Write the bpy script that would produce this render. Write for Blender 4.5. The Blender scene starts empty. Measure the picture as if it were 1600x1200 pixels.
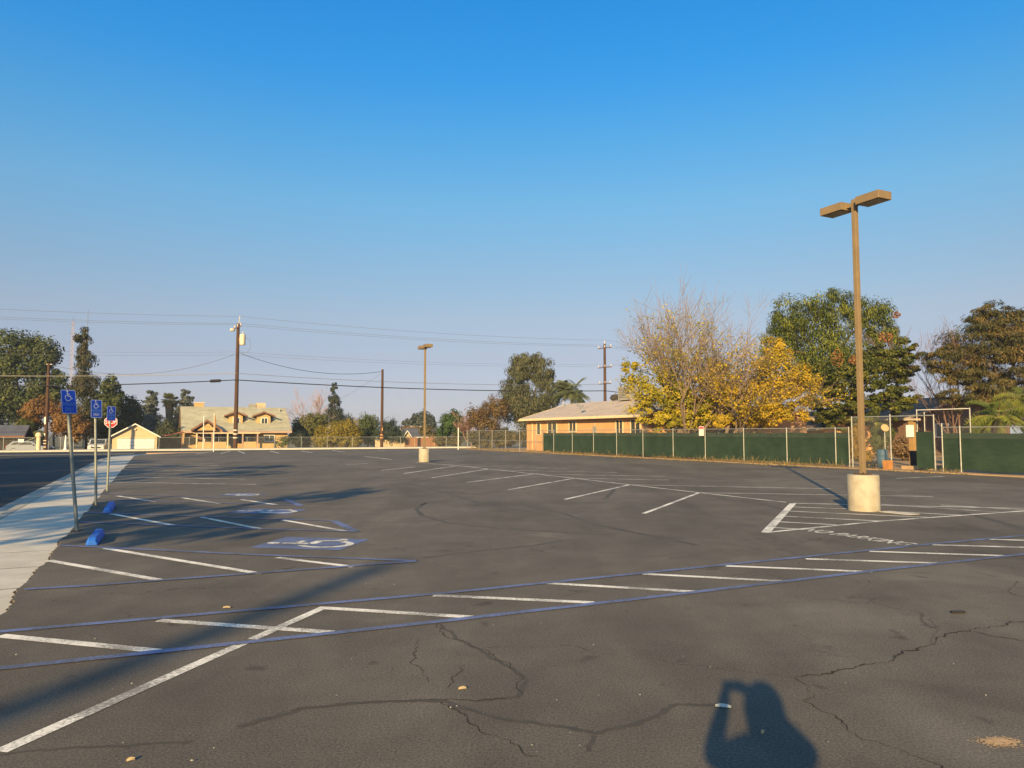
import bpy, bmesh, math, random
import numpy as np
from mathutils import Vector, Matrix, Euler
R = math.radians
C = bpy.context.scene.collection
F, HC = 1157.0, 1.7                       # focal length in pixels of the 1600-wide photo, eye height
PT = math.atan(77.0 / F)                  # camera pitch (up)
A = R(25.8)                               # heading of the car park grid
SUN_AZ, SUN_EL = 16.0, 17.5
UX, UY = -math.sin(A), math.cos(A)        # u: along the car park, v: across it
VX, VY = math.cos(A), math.sin(A)
GZ = -0.55                                # general terrain level

def ray(px, py):
    k, zc = (px - 800) / F, -(py - 600) / F
    return k, math.cos(PT) - math.sin(PT) * zc, math.sin(PT) + math.cos(PT) * zc
def G(px, py, z=0.0):
    k, y, zz = ray(px, py); t = (z - HC) / zz
    return Vector((k * t, y * t, z))
def P(px, py, Y):
    k, y, zz = ray(px, py); t = Y / y
    return Vector((k * t, Y, HC + zz * t))
def W(v, u, z=0.0): return Vector((v * VX + u * UX, v * VY + u * UY, z))
def VU(p): return (p.x * VX + p.y * VY, p.x * UX + p.y * UY)
def Yv(px, v): k = (px - 800) / F; return v / (VX * k + VY)      # depth where column px meets line v
def Yu(px, u): k = (px - 800) / F; return u / (UX * k + UY)
def uv_v(px, v): Y = Yv(px, v); k = (px - 800) / F; return k * Y * UX + Y * UY
def vu_u(px, u): Y = Yu(px, u); k = (px - 800) / F; return k * Y * VX + Y * VY

# ------------------------------------------------------------------ objects
def props(o, label=None, cat=None, group=None, kind=None):
    if label: o['label'] = label
    if cat: o['category'] = cat
    if group: o['group'] = group
    if kind: o['kind'] = kind
    return o
def thing(name, label, cat, loc=(0, 0, 0), rz=0.0, group=None):
    o = bpy.data.objects.new(name, None); C.objects.link(o)
    o.location = loc; o.rotation_euler = (0, 0, rz); o.empty_display_size = .2
    return props(o, label, cat, group)
def copy_tree(o, parent=None):
    c = o.copy(); C.objects.link(c); c.parent = parent
    for ch in o.children: copy_tree(ch, c)
    return c

class MB:
    def __init__(s): s.v, s.f = [], []
    def add(s, vs, fs, M=None):
        n = len(s.v)
        s.v += [tuple(M @ Vector(v)) if M else tuple(v) for v in vs]
        s.f += [tuple(i + n for i in f) for f in fs]; return s
    def box(s, c, d, rz=0.0, M=None, taper=1.0):
        x, y, z = d[0] / 2, d[1] / 2, d[2] / 2; t = taper
        vs = [(-x, -y, -z), (x, -y, -z), (x, y, -z), (-x, y, -z), (-x*t, -y*t, z), (x*t, -y*t, z), (x*t, y*t, z), (-x*t, y*t, z)]
        fs = [(0, 3, 2, 1), (4, 5, 6, 7), (0, 1, 5, 4), (1, 2, 6, 5), (2, 3, 7, 6), (3, 0, 4, 7)]
        T = Matrix.Translation(c) @ Matrix.Rotation(rz, 4, 'Z')
        return s.add(vs, fs, (M @ T) if M else T)
    def tube(s, pts, rad, n=8, caps=True):
        pts = [Vector(p) for p in pts]
        if not isinstance(rad, (list, tuple)): rad = [rad] * len(pts)
        b = len(s.v); ref = None
        for i, p in enumerate(pts):
            d = (pts[min(i + 1, len(pts) - 1)] - pts[max(i - 1, 0)])
            d = d.normalized() if d.length > 1e-9 else Vector((0, 0, 1))
            if ref is None: ref = Vector((1, 0, 0)) if abs(d.x) < .9 else Vector((0, 1, 0))
            a = d.cross(ref).normalized(); c = d.cross(a).normalized(); ref = -c if False else ref
            for k in range(n):
                t = 2 * math.pi * k / n
                s.v.append(tuple(p + (a * math.cos(t) + c * math.sin(t)) * rad[i]))
        for i in range(len(pts) - 1):
            for k in range(n):
                k2 = (k + 1) % n
                s.f.append((b + i*n + k, b + i*n + k2, b + (i+1)*n + k2, b + (i+1)*n + k))
        if caps:
            s.f.append(tuple(b + k for k in reversed(range(n)))); s.f.append(tuple(b + (len(pts)-1)*n + k for k in range(n)))
        return s
    def prism(s, poly, vec, M=None):
        n = len(poly); vec = Vector(vec)
        vs = [Vector(p) for p in poly]; vs += [p + vec for p in vs]
        fs = [tuple(reversed(range(n))), tuple(range(n, 2*n))]
        fs += [(i, (i+1) % n, (i+1) % n + n, i + n) for i in range(n)]
        return s.add(vs, fs, M)
    def lathe(s, prof, c=(0, 0, 0), n=24, M=None):
        vs, fs = [], []
        for r, z in prof:
            for k in range(n):
                t = 2*math.pi*k/n; vs.append((c[0] + r*math.cos(t), c[1] + r*math.sin(t), c[2] + z))
        for i in range(len(prof)-1):
            for k in range(n):
                fs.append((i*n+k, i*n+(k+1) % n, (i+1)*n+(k+1) % n, (i+1)*n+k))
        fs.append(tuple(reversed(range(n)))); fs.append(tuple((len(prof)-1)*n+k for k in range(n)))
        return s.add(vs, fs, M)
    def ribbon(s, pts, w, z=None):
        """flat strip on the ground along pts (width w or list)"""
        pts = [Vector(p) for p in pts]; b = len(s.v)
        if not isinstance(w, (list, tuple)): w = [w]*len(pts)
        for i, p in enumerate(pts):
            d = pts[min(i+1, len(pts)-1)] - pts[max(i-1, 0)]; d.z = 0; d.normalize()
            nrm = Vector((-d.y, d.x, 0)) * w[i]/2
            for q in (p - nrm, p + nrm): s.v.append((q.x, q.y, p.z if z is None else z))
        for i in range(len(pts)-1): s.f.append((b+2*i, b+2*i+2, b+2*i+3, b+2*i+1))
        return s
    def build(s, name, mat, parent=None, smooth=False, bevel=0.0):
        me = bpy.data.meshes.new(name); me.from_pydata(s.v, [], s.f); me.validate(); me.update()
        if smooth:
            me.polygons.foreach_set('use_smooth', [True]*len(me.polygons))
            try: me.set_sharp_from_angle(angle=R(40))
            except Exception: pass
        o = bpy.data.objects.new(name, me); C.objects.link(o)
        if mat: me.materials.append(mat)
        if parent: o.parent = parent
        if bevel:
            m = o.modifiers.new('bevel', 'BEVEL'); m.width = bevel; m.segments = 2; m.limit_method = 'ANGLE'
        return o

def text_mesh(txt, height, width=None, bold=0.0):
    """flat lettering in the XY plane, baseline at y=0, cap height = height, fitted to width"""
    cu = bpy.data.curves.new('lettering', 'FONT'); cu.body = txt; cu.fill_mode = 'FRONT'; cu.offset = bold; cu.resolution_u = 4
    o = bpy.data.objects.new('lettering', cu); C.objects.link(o); bpy.context.view_layer.update()
    me = o.to_mesh(); vs = [v.co.copy() for v in me.vertices]; fs = [tuple(p.vertices) for p in me.polygons]
    o.to_mesh_clear(); bpy.data.objects.remove(o); bpy.data.curves.remove(cu)
    x0, x1 = min(v.x for v in vs), max(v.x for v in vs); y0, y1 = min(v.y for v in vs), max(v.y for v in vs)
    sy = height/(y1-y0); sx = sy if width is None else width/(x1-x0)
    return [((v.x-x0)*sx, (v.y-y0)*sy, 0) for v in vs], fs

# ------------------------------------------------------------------ materials
def new_mat(name):
    m = bpy.data.materials.new(name); m.use_nodes = True; nt = m.node_tree
    return m, nt, nt.nodes['Principled BSDF']
def N(nt, t, **k):
    n = nt.nodes.new(t)
    for a, b in k.items():
        if a in n.inputs: n.inputs[a].default_value = b
        else: setattr(n, a, b)
    return n
def ramp(nt, fac, stops):
    r = nt.nodes.new('ShaderNodeValToRGB'); e = r.color_ramp.elements
    while len(e) < len(stops): e.new(.5)
    for i, (p, c) in enumerate(stops):
        e[i].position = p; e[i].color = (*c, 1) if not isinstance(c, float) else (c, c, c, 1)
    nt.links.new(fac, r.inputs['Fac']); return r.outputs['Color']
def mixc(nt, fac, a, b, mode='MIX'):
    m = nt.nodes.new('ShaderNodeMix'); m.data_type = 'RGBA'; m.blend_type = mode; m.clamp_factor = True
    for k, v in ((0, fac), (6, a), (7, b)):
        if isinstance(v, bpy.types.NodeSocket): nt.links.new(v, m.inputs[k])
        elif k == 0: m.inputs[0].default_value = v
        else: m.inputs[k].default_value = (*v, 1)
    return m.outputs[2]
def coords(nt, world=True, scale=(1, 1, 1), rz=0.0):
    src = nt.nodes.new('ShaderNodeNewGeometry').outputs['Position'] if world else nt.nodes.new('ShaderNodeTexCoord').outputs['Object']
    mp = nt.nodes.new('ShaderNodeMapping'); mp.inputs['Scale'].default_value = scale; mp.inputs['Rotation'].default_value = (0, 0, rz)
    nt.links.new(src, mp.inputs['Vector']); return mp.outputs['Vector']
def noise(nt, vec, scale, detail=4, rough=.55, dist=0.0):
    n = nt.nodes.new('ShaderNodeTexNoise'); n.inputs['Scale'].default_value = scale; n.inputs['Detail'].default_value = detail
    n.inputs['Roughness'].default_value = rough; n.inputs['Distortion'].default_value = dist
    nt.links.new(vec, n.inputs['Vector']); return n.outputs['Fac']
def bump(nt, bs, h, strength=.3, dist=.01):
    b = nt.nodes.new('ShaderNodeBump'); b.inputs['Strength'].default_value = strength; b.inputs['Distance'].default_value = dist
    nt.links.new(h, b.inputs['Height']); nt.links.new(b.outputs['Normal'], bs.inputs['Normal'])
MATS = {}
def mat(name, col, col2=None, scale=3.0, rough=.75, metal=0.0, bmp=0.0, spec=.3, stretch=(1, 1, 1), world=False, lo=.35, hi=.65):
    if name in MATS: return MATS[name]
    m, nt, bs = new_mat(name); bs.inputs['Roughness'].default_value = rough; bs.inputs['Metallic'].default_value = metal
    bs.inputs['Specular IOR Level'].default_value = spec
    vec = coords(nt, world, stretch); f = noise(nt, vec, scale, 6, .6)
    col2 = col2 or tuple(c*.8 for c in col)
    nt.links.new(ramp(nt, f, [(lo, col2), (hi, col)]), bs.inputs['Base Color'])
    if bmp: bump(nt, bs, noise(nt, vec, scale*8, 3), bmp, .01)
    MATS[name] = m; return m
def asphalt(name, base, warm=(1, 1, 1), light=1.0):
    m, nt, bs = new_mat(name); bs.inputs['Roughness'].default_value = .88; bs.inputs['Specular IOR Level'].default_value = .25
    vec = coords(nt)
    stre = coords(nt, True, (1.0, .22, 1), -A)
    big = noise(nt, vec, .13, 5, .6, .6); mid = noise(nt, vec, 1.1, 6, .65, .3); strk = noise(nt, stre, .55, 5, .6, 1.2)
    fin = noise(nt, vec, 62, 3, .75); grit = noise(nt, vec, 150, 2, .7); pat = noise(nt, vec, .33, 3, .5, 1.5); spot = noise(nt, vec, 2.6, 3, .5, .4)
    c = ramp(nt, big, [(.3, tuple(base*.80*light*w for w in warm)), (.7, tuple(base*1.22*light*w for w in warm))])
    c = mixc(nt, 1.0, c, ramp(nt, mid, [(.25, .80), (.75, 1.18)]), 'MULTIPLY')
    c = mixc(nt, 1.0, c, ramp(nt, strk, [(.28, .80), (.5, 1.0), (.72, 1.20)]), 'MULTIPLY')
    c = mixc(nt, 1.0, c, ramp(nt, pat, [(.38, .90), (.44, 1.0), (.60, 1.0), (.66, 1.14)]), 'MULTIPLY')
    c = mixc(nt, 1.0, c, ramp(nt, spot, [(.26, .62), (.33, 1.0)]), 'MULTIPLY')
    c = mixc(nt, 1.0, c, ramp(nt, fin, [(.30, .55), (.5, 1.0), (.70, 1.5)]), 'MULTIPLY')
    c = mixc(nt, 1.0, c, ramp(nt, grit, [(.30, .6), (.5, .98), (.64, 1.12), (.72, 2.2)]), 'MULTIPLY')
    # hairline cracks: warped voronoi edges, only inside some patches
    v = nt.nodes.new('ShaderNodeTexVoronoi'); v.feature = 'DISTANCE_TO_EDGE'; v.inputs['Scale'].default_value = .42
    wn = nt.nodes.new('ShaderNodeTexNoise'); wn.inputs['Scale'].default_value = 1.3; wn.inputs['Detail'].default_value = 6; nt.links.new(vec, wn.inputs['Vector'])
    ad = nt.nodes.new('ShaderNodeVectorMath'); ad.operation = 'MULTIPLY_ADD'; ad.inputs[1].default_value = (1.6, 1.6, 0)
    nt.links.new(wn.outputs['Color'], ad.inputs[0]); nt.links.new(vec, ad.inputs[2]); nt.links.new(ad.outputs[0], v.inputs['Vector'])
    crack = ramp(nt, v.outputs['Distance'], [(.0, 1.0), (.006, 0.0)])
    msk = ramp(nt, noise(nt, vec, .35, 3), [(.5, 0.0), (.58, .55)])
    k = mixc(nt, 1.0, crack, msk, 'MULTIPLY')
    c = mixc(nt, k, c, (.012, .011, .010))
    nt.links.new(c, bs.inputs['Base Color'])
    bump(nt, bs, fin, .35, .006); MATS[name] = m; return m
def paint(name, col, wear=.5):
    """worn road paint: the asphalt shows through where it has rubbed off"""
    m, nt, bs = new_mat(name); bs.inputs['Roughness'].default_value = .7; bs.inputs['Specular IOR Level'].default_value = .3
    vec = coords(nt); f = noise(nt, vec, 34, 8, .8); g = noise(nt, vec, 1.7, 4)
    mm = nt.nodes.new('ShaderNodeMath'); mm.operation = 'MULTIPLY_ADD'; mm.inputs[1].default_value = .75
    nt.links.new(g, mm.inputs[0]); nt.links.new(f, mm.inputs[2])
    c = mixc(nt, ramp(nt, mm.outputs[0], [(.92-.26*wear, 0.0), (1.12-.24*wear, 1.0)]), tuple(x for x in col), tuple(x*.22+.06 for x in col))
    t = ramp(nt, noise(nt, vec, 9, 4), [(.3, .86), (.7, 1.05)])
    nt.links.new(mixc(nt, 1.0, c, t, 'MULTIPLY'), bs.inputs['Base Color']); MATS[name] = m; return m
def leafmat(name, c0, c1, c2, trans=.25):
    if name in MATS: return MATS[name]
    m, nt, bs = new_mat(name); bs.inputs['Roughness'].default_value = .6; bs.inputs['Specular IOR Level'].default_value = .25
    at = nt.nodes.new('ShaderNodeAttribute'); at.attribute_name = 'tint'
    c = ramp(nt, at.outputs['Fac'], [(0.05, c0), (.5, c1), (.95, c2)]); nt.links.new(c, bs.inputs['Base Color'])
    tr = nt.nodes.new('ShaderNodeBsdfTranslucent'); nt.links.new(c, tr.inputs['Color'])
    mx = nt.nodes.new('ShaderNodeMixShader'); mx.inputs[0].default_value = trans
    out = nt.nodes['Material Output']; nt.links.new(bs.outputs[0], mx.inputs[1]); nt.links.new(tr.outputs[0], mx.inputs[2]); nt.links.new(mx.outputs[0], out.inputs['Surface'])
    MATS[name] = m; return m

M_lot = asphalt('car park asphalt', .110, (1.11, .98, .82))
M_street = asphalt('street asphalt', .042, (1.0, 1.0, 1.0))
M_white = paint('white road paint', (.86, .82, .73), .42)
M_blue = paint('blue road paint', (.15, .195, .385), .6)
M_conc = mat('concrete', (.56, .53, .46), (.46, .43, .37), 2.2, .9, bmp=.2, world=True)
M_gutter = mat('gutter concrete', (.40, .38, .33), (.30, .285, .25), 2.2, .9, bmp=.2, world=True)
M_dirt = mat('dry soil', (.40, .27, .155), (.27, .18, .10), .8, .95, bmp=.4, world=True)
M_terr = mat('terrain soil', (.17, .14, .08), (.10, .09, .045), .3, .95, world=True)
M_galv = mat('galvanised steel', (.34, .345, .32), (.24, .25, .235), 9, .55, .35, spec=.5)
M_black = mat('black rubber', (.02, .02, .02), None, 8, .6)
M_whitep = mat('white painted metal', (.72, .70, .66), (.6, .58, .54), 4, .5)
M_glass = mat('dark window glass', (.05, .06, .065), (.03, .035, .04), 1.0, .08, spec=.6)

# ------------------------------------------------------------------ camera, sun, sky
sc = bpy.context.scene
cd = bpy.data.cameras.new('camera'); cam = bpy.data.objects.new('camera', cd); C.objects.link(cam)
cd.sensor_width = 36; cd.lens = 36 * F / 1600; cd.clip_end = 6000; cd.clip_start = .02
cam.location = (0, 0, HC); cam.rotation_euler = (R(90) + PT, 0, 0); sc.camera = cam
sl = bpy.data.lights.new('sun', 'SUN'); sl.energy = 4.6; sl.angle = R(.55); sl.color = (1.0, .70, .31)
so = bpy.data.objects.new('sun', sl); C.objects.link(so)
SD = Vector((math.sin(R(SUN_AZ))*math.cos(R(SUN_EL)), math.cos(R(SUN_AZ))*math.cos(R(SUN_EL)), -math.sin(R(SUN_EL))))
so.rotation_euler = SD.to_track_quat('-Z', 'Y').to_euler(); so.location = (-20, -60, 40)
w = bpy.data.worlds.new('World'); sc.world = w; w.use_nodes = True; wn = w.node_tree
sky = wn.nodes.new('ShaderNodeTexSky'); sky.sky_type = 'NISHITA'; sky.sun_disc = False
sky.sun_elevation = R(SUN_EL); sky.sun_rotation = R(180 + SUN_AZ); sky.altitude = 100
sky.air_density = 1.1; sky.dust_density = .6; sky.ozone_density = 3.5
tc = wn.nodes.new('ShaderNodeTexCoord'); sx = wn.nodes.new('ShaderNodeSeparateXYZ'); wn.links.new(tc.outputs['Generated'], sx.inputs[0])
K = 1/5.66/1.09/1.33                                # sky grade by height: horizon toned down, unseen zenith brightened to lift shadow fill
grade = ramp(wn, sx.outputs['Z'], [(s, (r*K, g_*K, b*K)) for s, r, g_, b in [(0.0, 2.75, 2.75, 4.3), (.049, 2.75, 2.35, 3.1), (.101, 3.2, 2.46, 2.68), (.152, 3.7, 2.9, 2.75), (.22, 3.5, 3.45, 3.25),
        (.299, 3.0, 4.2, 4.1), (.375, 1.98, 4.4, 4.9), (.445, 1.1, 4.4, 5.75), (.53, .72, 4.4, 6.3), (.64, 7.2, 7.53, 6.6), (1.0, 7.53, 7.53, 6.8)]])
mx = wn.nodes.new('ShaderNodeMath'); mx.operation = 'MULTIPLY_ADD'; mx.inputs[1].default_value = .5; mx.inputs[2].default_value = .5; wn.links.new(sx.outputs['X'], mx.inputs[0])
side = ramp(wn, mx.outputs[0], [(.1, (.76, .76, .76)), (.22, (.755, .755, .77)), (.36, (.69, .70, .71)), (.5, (.667, .667, .667)), (.75, (.667, .655, .65)), (.9, (.667, .64, .63))])   # 0.667 = no change
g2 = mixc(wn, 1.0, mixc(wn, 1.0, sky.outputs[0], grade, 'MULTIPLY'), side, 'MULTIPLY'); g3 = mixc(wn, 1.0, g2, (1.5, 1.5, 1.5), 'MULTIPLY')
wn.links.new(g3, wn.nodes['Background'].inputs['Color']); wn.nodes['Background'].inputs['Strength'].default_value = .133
sc.view_settings.view_transform = 'Standard'; sc.view_settings.look = 'None'; sc.view_settings.gamma = 1; sc.view_settings.exposure = 1.12
sc.cycles.max_bounces = 6; sc.cycles.diffuse_bounces = 3; sc.cycles.transparent_max_bounces = 6; sc.cycles.volume_bounces = 0

# ------------------------------------------------------------------ the setting
rng = random.Random(7)
def slab(name, poly_vu, z, mat_, depth=.0, label=None, par=None):
    mb = MB(); pts = [W(v, u, z) for v, u in poly_vu]
    if depth: mb.prism([p - Vector((0, 0, depth)) for p in pts], (0, 0, depth))
    else: mb.add(pts, [tuple(range(len(pts)))])
    o = mb.build(name, mat_, par)
    if not par: props(o, kind='structure')
    return o
hz, nt, bs = new_mat('autumn haze'); nt.nodes.remove(bs); pv = nt.nodes.new('ShaderNodeVolumePrincipled')
pv.inputs['Color'].default_value = (.66, .80, 1.0, 1); pv.inputs['Density'].default_value = .00035; pv.inputs['Anisotropy'].default_value = 0
nt.links.new(pv.outputs[0], nt.nodes['Material Output'].inputs['Volume'])
o = MB().box((0, 0, (GZ-1+19.5)/2), (5200, 5200, 20.5-GZ)).build('haze', hz); props(o, 'thin pale autumn haze lying over the whole place', 'haze', kind='stuff')
def rect(v0, v1, u0, u1): return [(v0, u0), (v1, u0), (v1, u1), (v0, u1)]
g = MB(); n = 48
g.add([(0, 0, GZ)] + [(2500*math.cos(2*math.pi*i/n), 2500*math.sin(2*math.pi*i/n), GZ) for i in range(n)], [(0, 1+i, 1+(i+1) % n) for i in range(n)])
props(g.build('ground', M_terr), kind='structure')
# car park: one slab with a ragged edge along the sidewalk
edge = []; u = -60.0
while u < 61.5:
    edge.append((-1.25 + rng.uniform(-.018, .018) + .022*math.sin(u*1.7) + .02*math.sin(u*4.3+1), u)); u += rng.uniform(.03, .12) if u > 2 and u < 30 else 1.1
corner = [(3.7 - 4.95*math.cos(t), 62 + 8.2*math.sin(t)*.95) for t in [R(10*i) for i in range(0, 9)]]
lotpoly = edge + [(-1.25, 61.8)] + corner[1:-1] + [(3.2, 70.0), (6, 76.4), (30.2, 76.4), (30.2, -60)]
lot = slab('parking_lot', lotpoly, 0.0, M_lot, .35)
props(lot, 'weathered grey asphalt car park with worn white and blue bay markings', 'car park')
slab('sidewalk', [(-2.72, -60), (-1.0, -60), (-1.0, 61.5)] + [(3.7 - 4.6*math.cos(t), 62 + 7.6*math.sin(t)) for t in [R(10*i) for i in range(1, 9)]] + [(3.2, 71.2)]
     + [(3.7 - 6.42*math.cos(t), 62 + 9.4*math.sin(t)) for t in [R(10*i) for i in range(8, -1, -1)]], -.035, M_conc, .4)
kp = [(-2.82, -60)] + [(3.7 - 6.52*math.cos(t), 62 + 9.5*math.sin(t)) for t in [R(10*i) for i in range(0, 9)]]
kb = MB(); kb.ribbon([W(v, u, -.030) for v, u in kp], .19)
kc = [W(v, u, -.032) for v, u in kp]
for a, b in zip(kc[:-1], kc[1:]):
    d = (b-a).normalized(); nn = Vector((-d.y, d.x, 0))*.095; kb.add([a+nn, b+nn, b+nn-Vector((0, 0, .13)), a+nn-Vector((0, 0, .13))], [(0, 1, 2, 3)])
props(kb.build('kerb', M_gutter), kind='structure')
gt = MB(); gt.ribbon([W(v, u, -.144) for v, u in [(-3.14, -60)] + [(3.7 - 6.84*math.cos(t), 62 + 9.8*math.sin(t)) for t in [R(10*i) for i in range(0, 9)]]], .46)
props(gt.build('gutter', M_gutter), kind='structure')
slab('street', rect(-13.5, 12, -60, 76.45), -.15, M_street, .3)
slab('cross_street', rect(-140, 120, 76.45, 87), -.156, M_street, .3)
slab('valley_gutter', rect(-13.5, -1.5, 74.6, 76.0), -.146, M_gutter)
slab('far_sidewalk', rect(-140, 120, 87, 90.4), 0.0, M_conc, .6)
slab('left_verge', rect(-40, -13.5, -60, 76.45), -.02, M_dirt, .5)
slab('corner_dirt', [(3.4, 71.0), (5.5, 76.40), (1.5, 76.40), (-.5, 74)], -.05, M_dirt, .3)
slab('right_yard', [(30.2, -60), (75, -60), (75, 76.4), (30.2, 76.4)], .035, M_dirt, .5)
# sidewalk joints, drawn as thin dark ribbons
sj = MB()
for i in range(44):
    u = -2 + i*1.5; sj.ribbon([W(-2.70, u, -.031), W(-1.32, u, -.031)], .014)
sj.build('sidewalk_joint', mat('joint dirt', (.10, .09, .08), None, 5, .95, world=True), bpy.data.objects['sidewalk'])
# crumbling asphalt edge: dark strip paints in its shade along with cracks and dirt
ce = MB(); pts = [W(v-.005, u, -.030) for v, u in edge if 0 < u < 40]
ce.ribbon(pts, [rng.uniform(.02, .06) for _ in pts]); ce.build('edge_shade_dirt', mat('edge shade and dirt', (.06, .05, .038), (.035, .03, .022), 6, .95, world=True), lot)

# ------------------------------------------------------------------ painted markings (children of the car park)
ZP = .004
ZN = [0]
def line(px, wdt, m, name, z=ZP):
    ZN[0] += 1; z += ZN[0]*.00004
    MB().ribbon([G(x, y, 0) for x, y in px], wdt, z).build(name, m, lot)
def white(*px, w=.095): line(px, w, M_white, 'white_line')
def blue(*px, w=.10, z=.008): line(px, w, M_blue, 'blue_line', z)
white((0, 1175), (387, 1002.5)); white((394, 999.5), (508, 948.5))
blue((-60, 993.5), (0, 988), (700, 927), (1100, 886.5), (1456, 850.5), (1700, 828))
blue((-60, 1053), (0, 1045.4), (385, 1004.7), (700, 970.5), (1100, 924.4), (1362, 893), (1600, 866.5), (1700, 855))
for q in [(0, 993.7, 249, 1018), (248, 969.7, 520, 988.5), (508, 950.5, 742, 965), (677, 930.7, 928, 942), (846, 911, 1087, 925), (1004, 897, 1232, 909),
          (1134, 884.6, 1362, 893.8), (1259, 873.6, 1476, 880.6), (1358, 861.8, 1575, 868.9), (1456, 851.6, 1660, 857.2), (1544, 843, 1720, 847.5)]:
    white(q[:2], q[2:], w=.105)
# accessible bays: hatched aisles
blue((39, 921.6), (150, 915), (650, 877.5)); blue((92, 852.6), (400, 867.5), (650, 877.0))
for q in [(76, 876, 251, 907), (164, 857, 408, 897), (433, 871.5, 552, 886)]: white(q[:2], q[2:], w=.105)
blue((131, 801.2), (306, 807), (522, 814.4)); blue((522, 814.4), (556, 831.2), w=.16); blue((124, 816), (400, 826.5), (556, 831.2))
for q in [(173, 803, 271, 821), (314, 808.2, 409, 827), (442, 812.8, 541, 830.4)]: white(q[:2], q[2:], w=.105)
blue((155, 772.2), (448, 781.4)); blue((448, 781.4), (470, 790.6), w=.16); blue((150, 780.5), (344, 786.5), (470, 790.6))
for q in [(183, 775, 242, 784), (283, 777.8, 343, 787), (376.6, 780.8, 436, 789.5)]: white(q[:2], q[2:], w=.105)
# plain bays further along the left side
p0, p1 = G(172, 753.4), G(400, 757)
for i in range(7):
    d = Vector((UX, UY, 0))*3.2*i
    MB().ribbon([p0 + d, p1 + d], .10, ZP).build('white_line', M_white, lot)
# far end bays
for q in [(372.6, 704.8, 382.8, 708.7), (422, 704.7, 435.7, 708.3), (469.5, 704.3, 488.6, 707.7), (519, 703.9, 539, 706.8), (590, 703.2, 603, 704.8),
          (360, 704.9, 344.6, 708.7), (330, 705.6, 306, 709.6), (568.5, 713, 612, 718.0)]: white(q[:2], q[2:], w=.12)
# double row on the right
white((650, 722.6), (725, 728.8), (837.5, 740.8), (897.5, 747.5), (984, 757.6), (1092.5, 770), (1228, 785))
for q in [(1092.5, 770, 1006, 802.6), (984, 757.6, 883, 780.5), (897.5, 747.5, 794, 765.5), (832, 741, 729, 754), (762.5, 733, 674, 746.8), (714, 728, 631, 740),
          (650, 729.5, 596, 735), (575, 724, 541, 726.5), (897.5, 747.5, 1045, 750), (984, 757.6, 1298, 764), (1092.5, 770, 1458, 776), (837, 740.6, 1040, 744.6),
          (780, 734.6, 965, 738.5), (725, 728.8, 885, 732), (690, 725.6, 840, 728.6), (1400, 747.6, 1475, 744.7)]: white(q[:2], q[2:], w=.10)
# hatched island round the lamp base
white((1239, 786.6), (1700, 797)); white((1239, 787), (1196, 832.5), w=.15); white((1194, 832.8), (1375, 814.7), (1604, 798.4), (1700, 792))
for q in [(1236, 792.4, 1328, 795.6), (1231, 799, 1450, 808.8), (1225, 807, 1376.6, 814.6), (1214, 815.6, 1306, 820.4), (1205, 824.5, 1253, 827.6),
          (1381, 799, 1506, 805.6), (1378, 788.5, 1560, 800.6), (1470, 789.5, 1610, 797.6)]: white(q[:2], q[2:], w=.09)
# lettering on the asphalt
vs, fs = text_mesh('NO PARKING', .38, 2.02, .012)
b0 = G(1248, 828.5); ex = Vector((-UX, -UY, 0)); ey = Vector((VX, VY, 0))
o = MB().add([b0 + ex*v[0] + ey*v[1] + Vector((0, 0, ZP+.002)) for v in vs], fs).build('painted_lettering', M_white, lot)
props(o, 'faded white NO PARKING lettering')
# wheelchair emblems
def isa(mb, f, k=1.0):
    """the wheelchair symbol in a unit square, f maps (x, y) to 3D, strokes as flat bands"""
    def band(pts, w):
        q = []; n = len(pts)
        for i, p in enumerate(pts):
            a, b = Vector(pts[max(i-1, 0)]), Vector(pts[min(i+1, n-1)]); d = (b-a).normalized(); q.append((Vector(p), Vector((-d.y, d.x))*w/2))
        vs = []
        for p, nn in q: vs += [f(*(p-nn)), f(*(p+nn))]
        mb.add(vs, [(2*i, 2*i+2, 2*i+3, 2*i+1) for i in range(n-1)])
    mb.add([f(.40, .90)] + [f(.40 + .075*math.cos(t), .90 + .075*math.sin(t)) for t in [2*math.pi*i/12 for i in range(12)]], [(0, 1+i, 1+(i+1) % 12) for i in range(12)])
    band([(.41, .80), (.44, .50)], .085*k); band([(.42, .475), (.70, .47)], .085*k); band([(.69, .505), (.82, .20)], .085*k); band([(.80, .235), (.93, .28)], .07*k)
    band([(.44, .655), (.66, .645)], .06*k)
    band([(.50 + .27*math.cos(t)-.06, .32 + .27*math.sin(t)) for t in [R(125 + 12.5*i) for i in range(18)]], .075*k)
def emblem(nr, fr, fl, nl, label):
    c = [G(*q) for q in (nr, fr, fl, nl)]
    f0 = lambda x, y, z: (c[0]*(1-x)*(1-y) + c[1]*x*(1-y) + c[2]*x*y + c[3]*(1-x)*y) + Vector((0, 0, z))
    o = MB().add([f0(x, y, ZP) for x, y in ((0, 0), (1, 0), (1, 1), (0, 1))], [(0, 1, 2, 3)]).build('blue_panel', M_blue, lot)
    props(o, label)
    mb = MB(); isa(mb, lambda x, y: f0(x, y, ZP+.004), 1.15); mb.build('wheelchair_symbol', M_white, o)
emblem((530, 860), (578, 843), (447, 839), (390.6, 855.6), 'nearest blue panel with white wheelchair symbol')
emblem((450, 804), (481, 796), (387.5, 794.7), (353, 801), 'middle blue panel with white wheelchair symbol')
emblem((387, 776), (422, 772), (369, 770.6), (337, 773.7), 'farthest blue panel with white wheelchair symbol')
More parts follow.
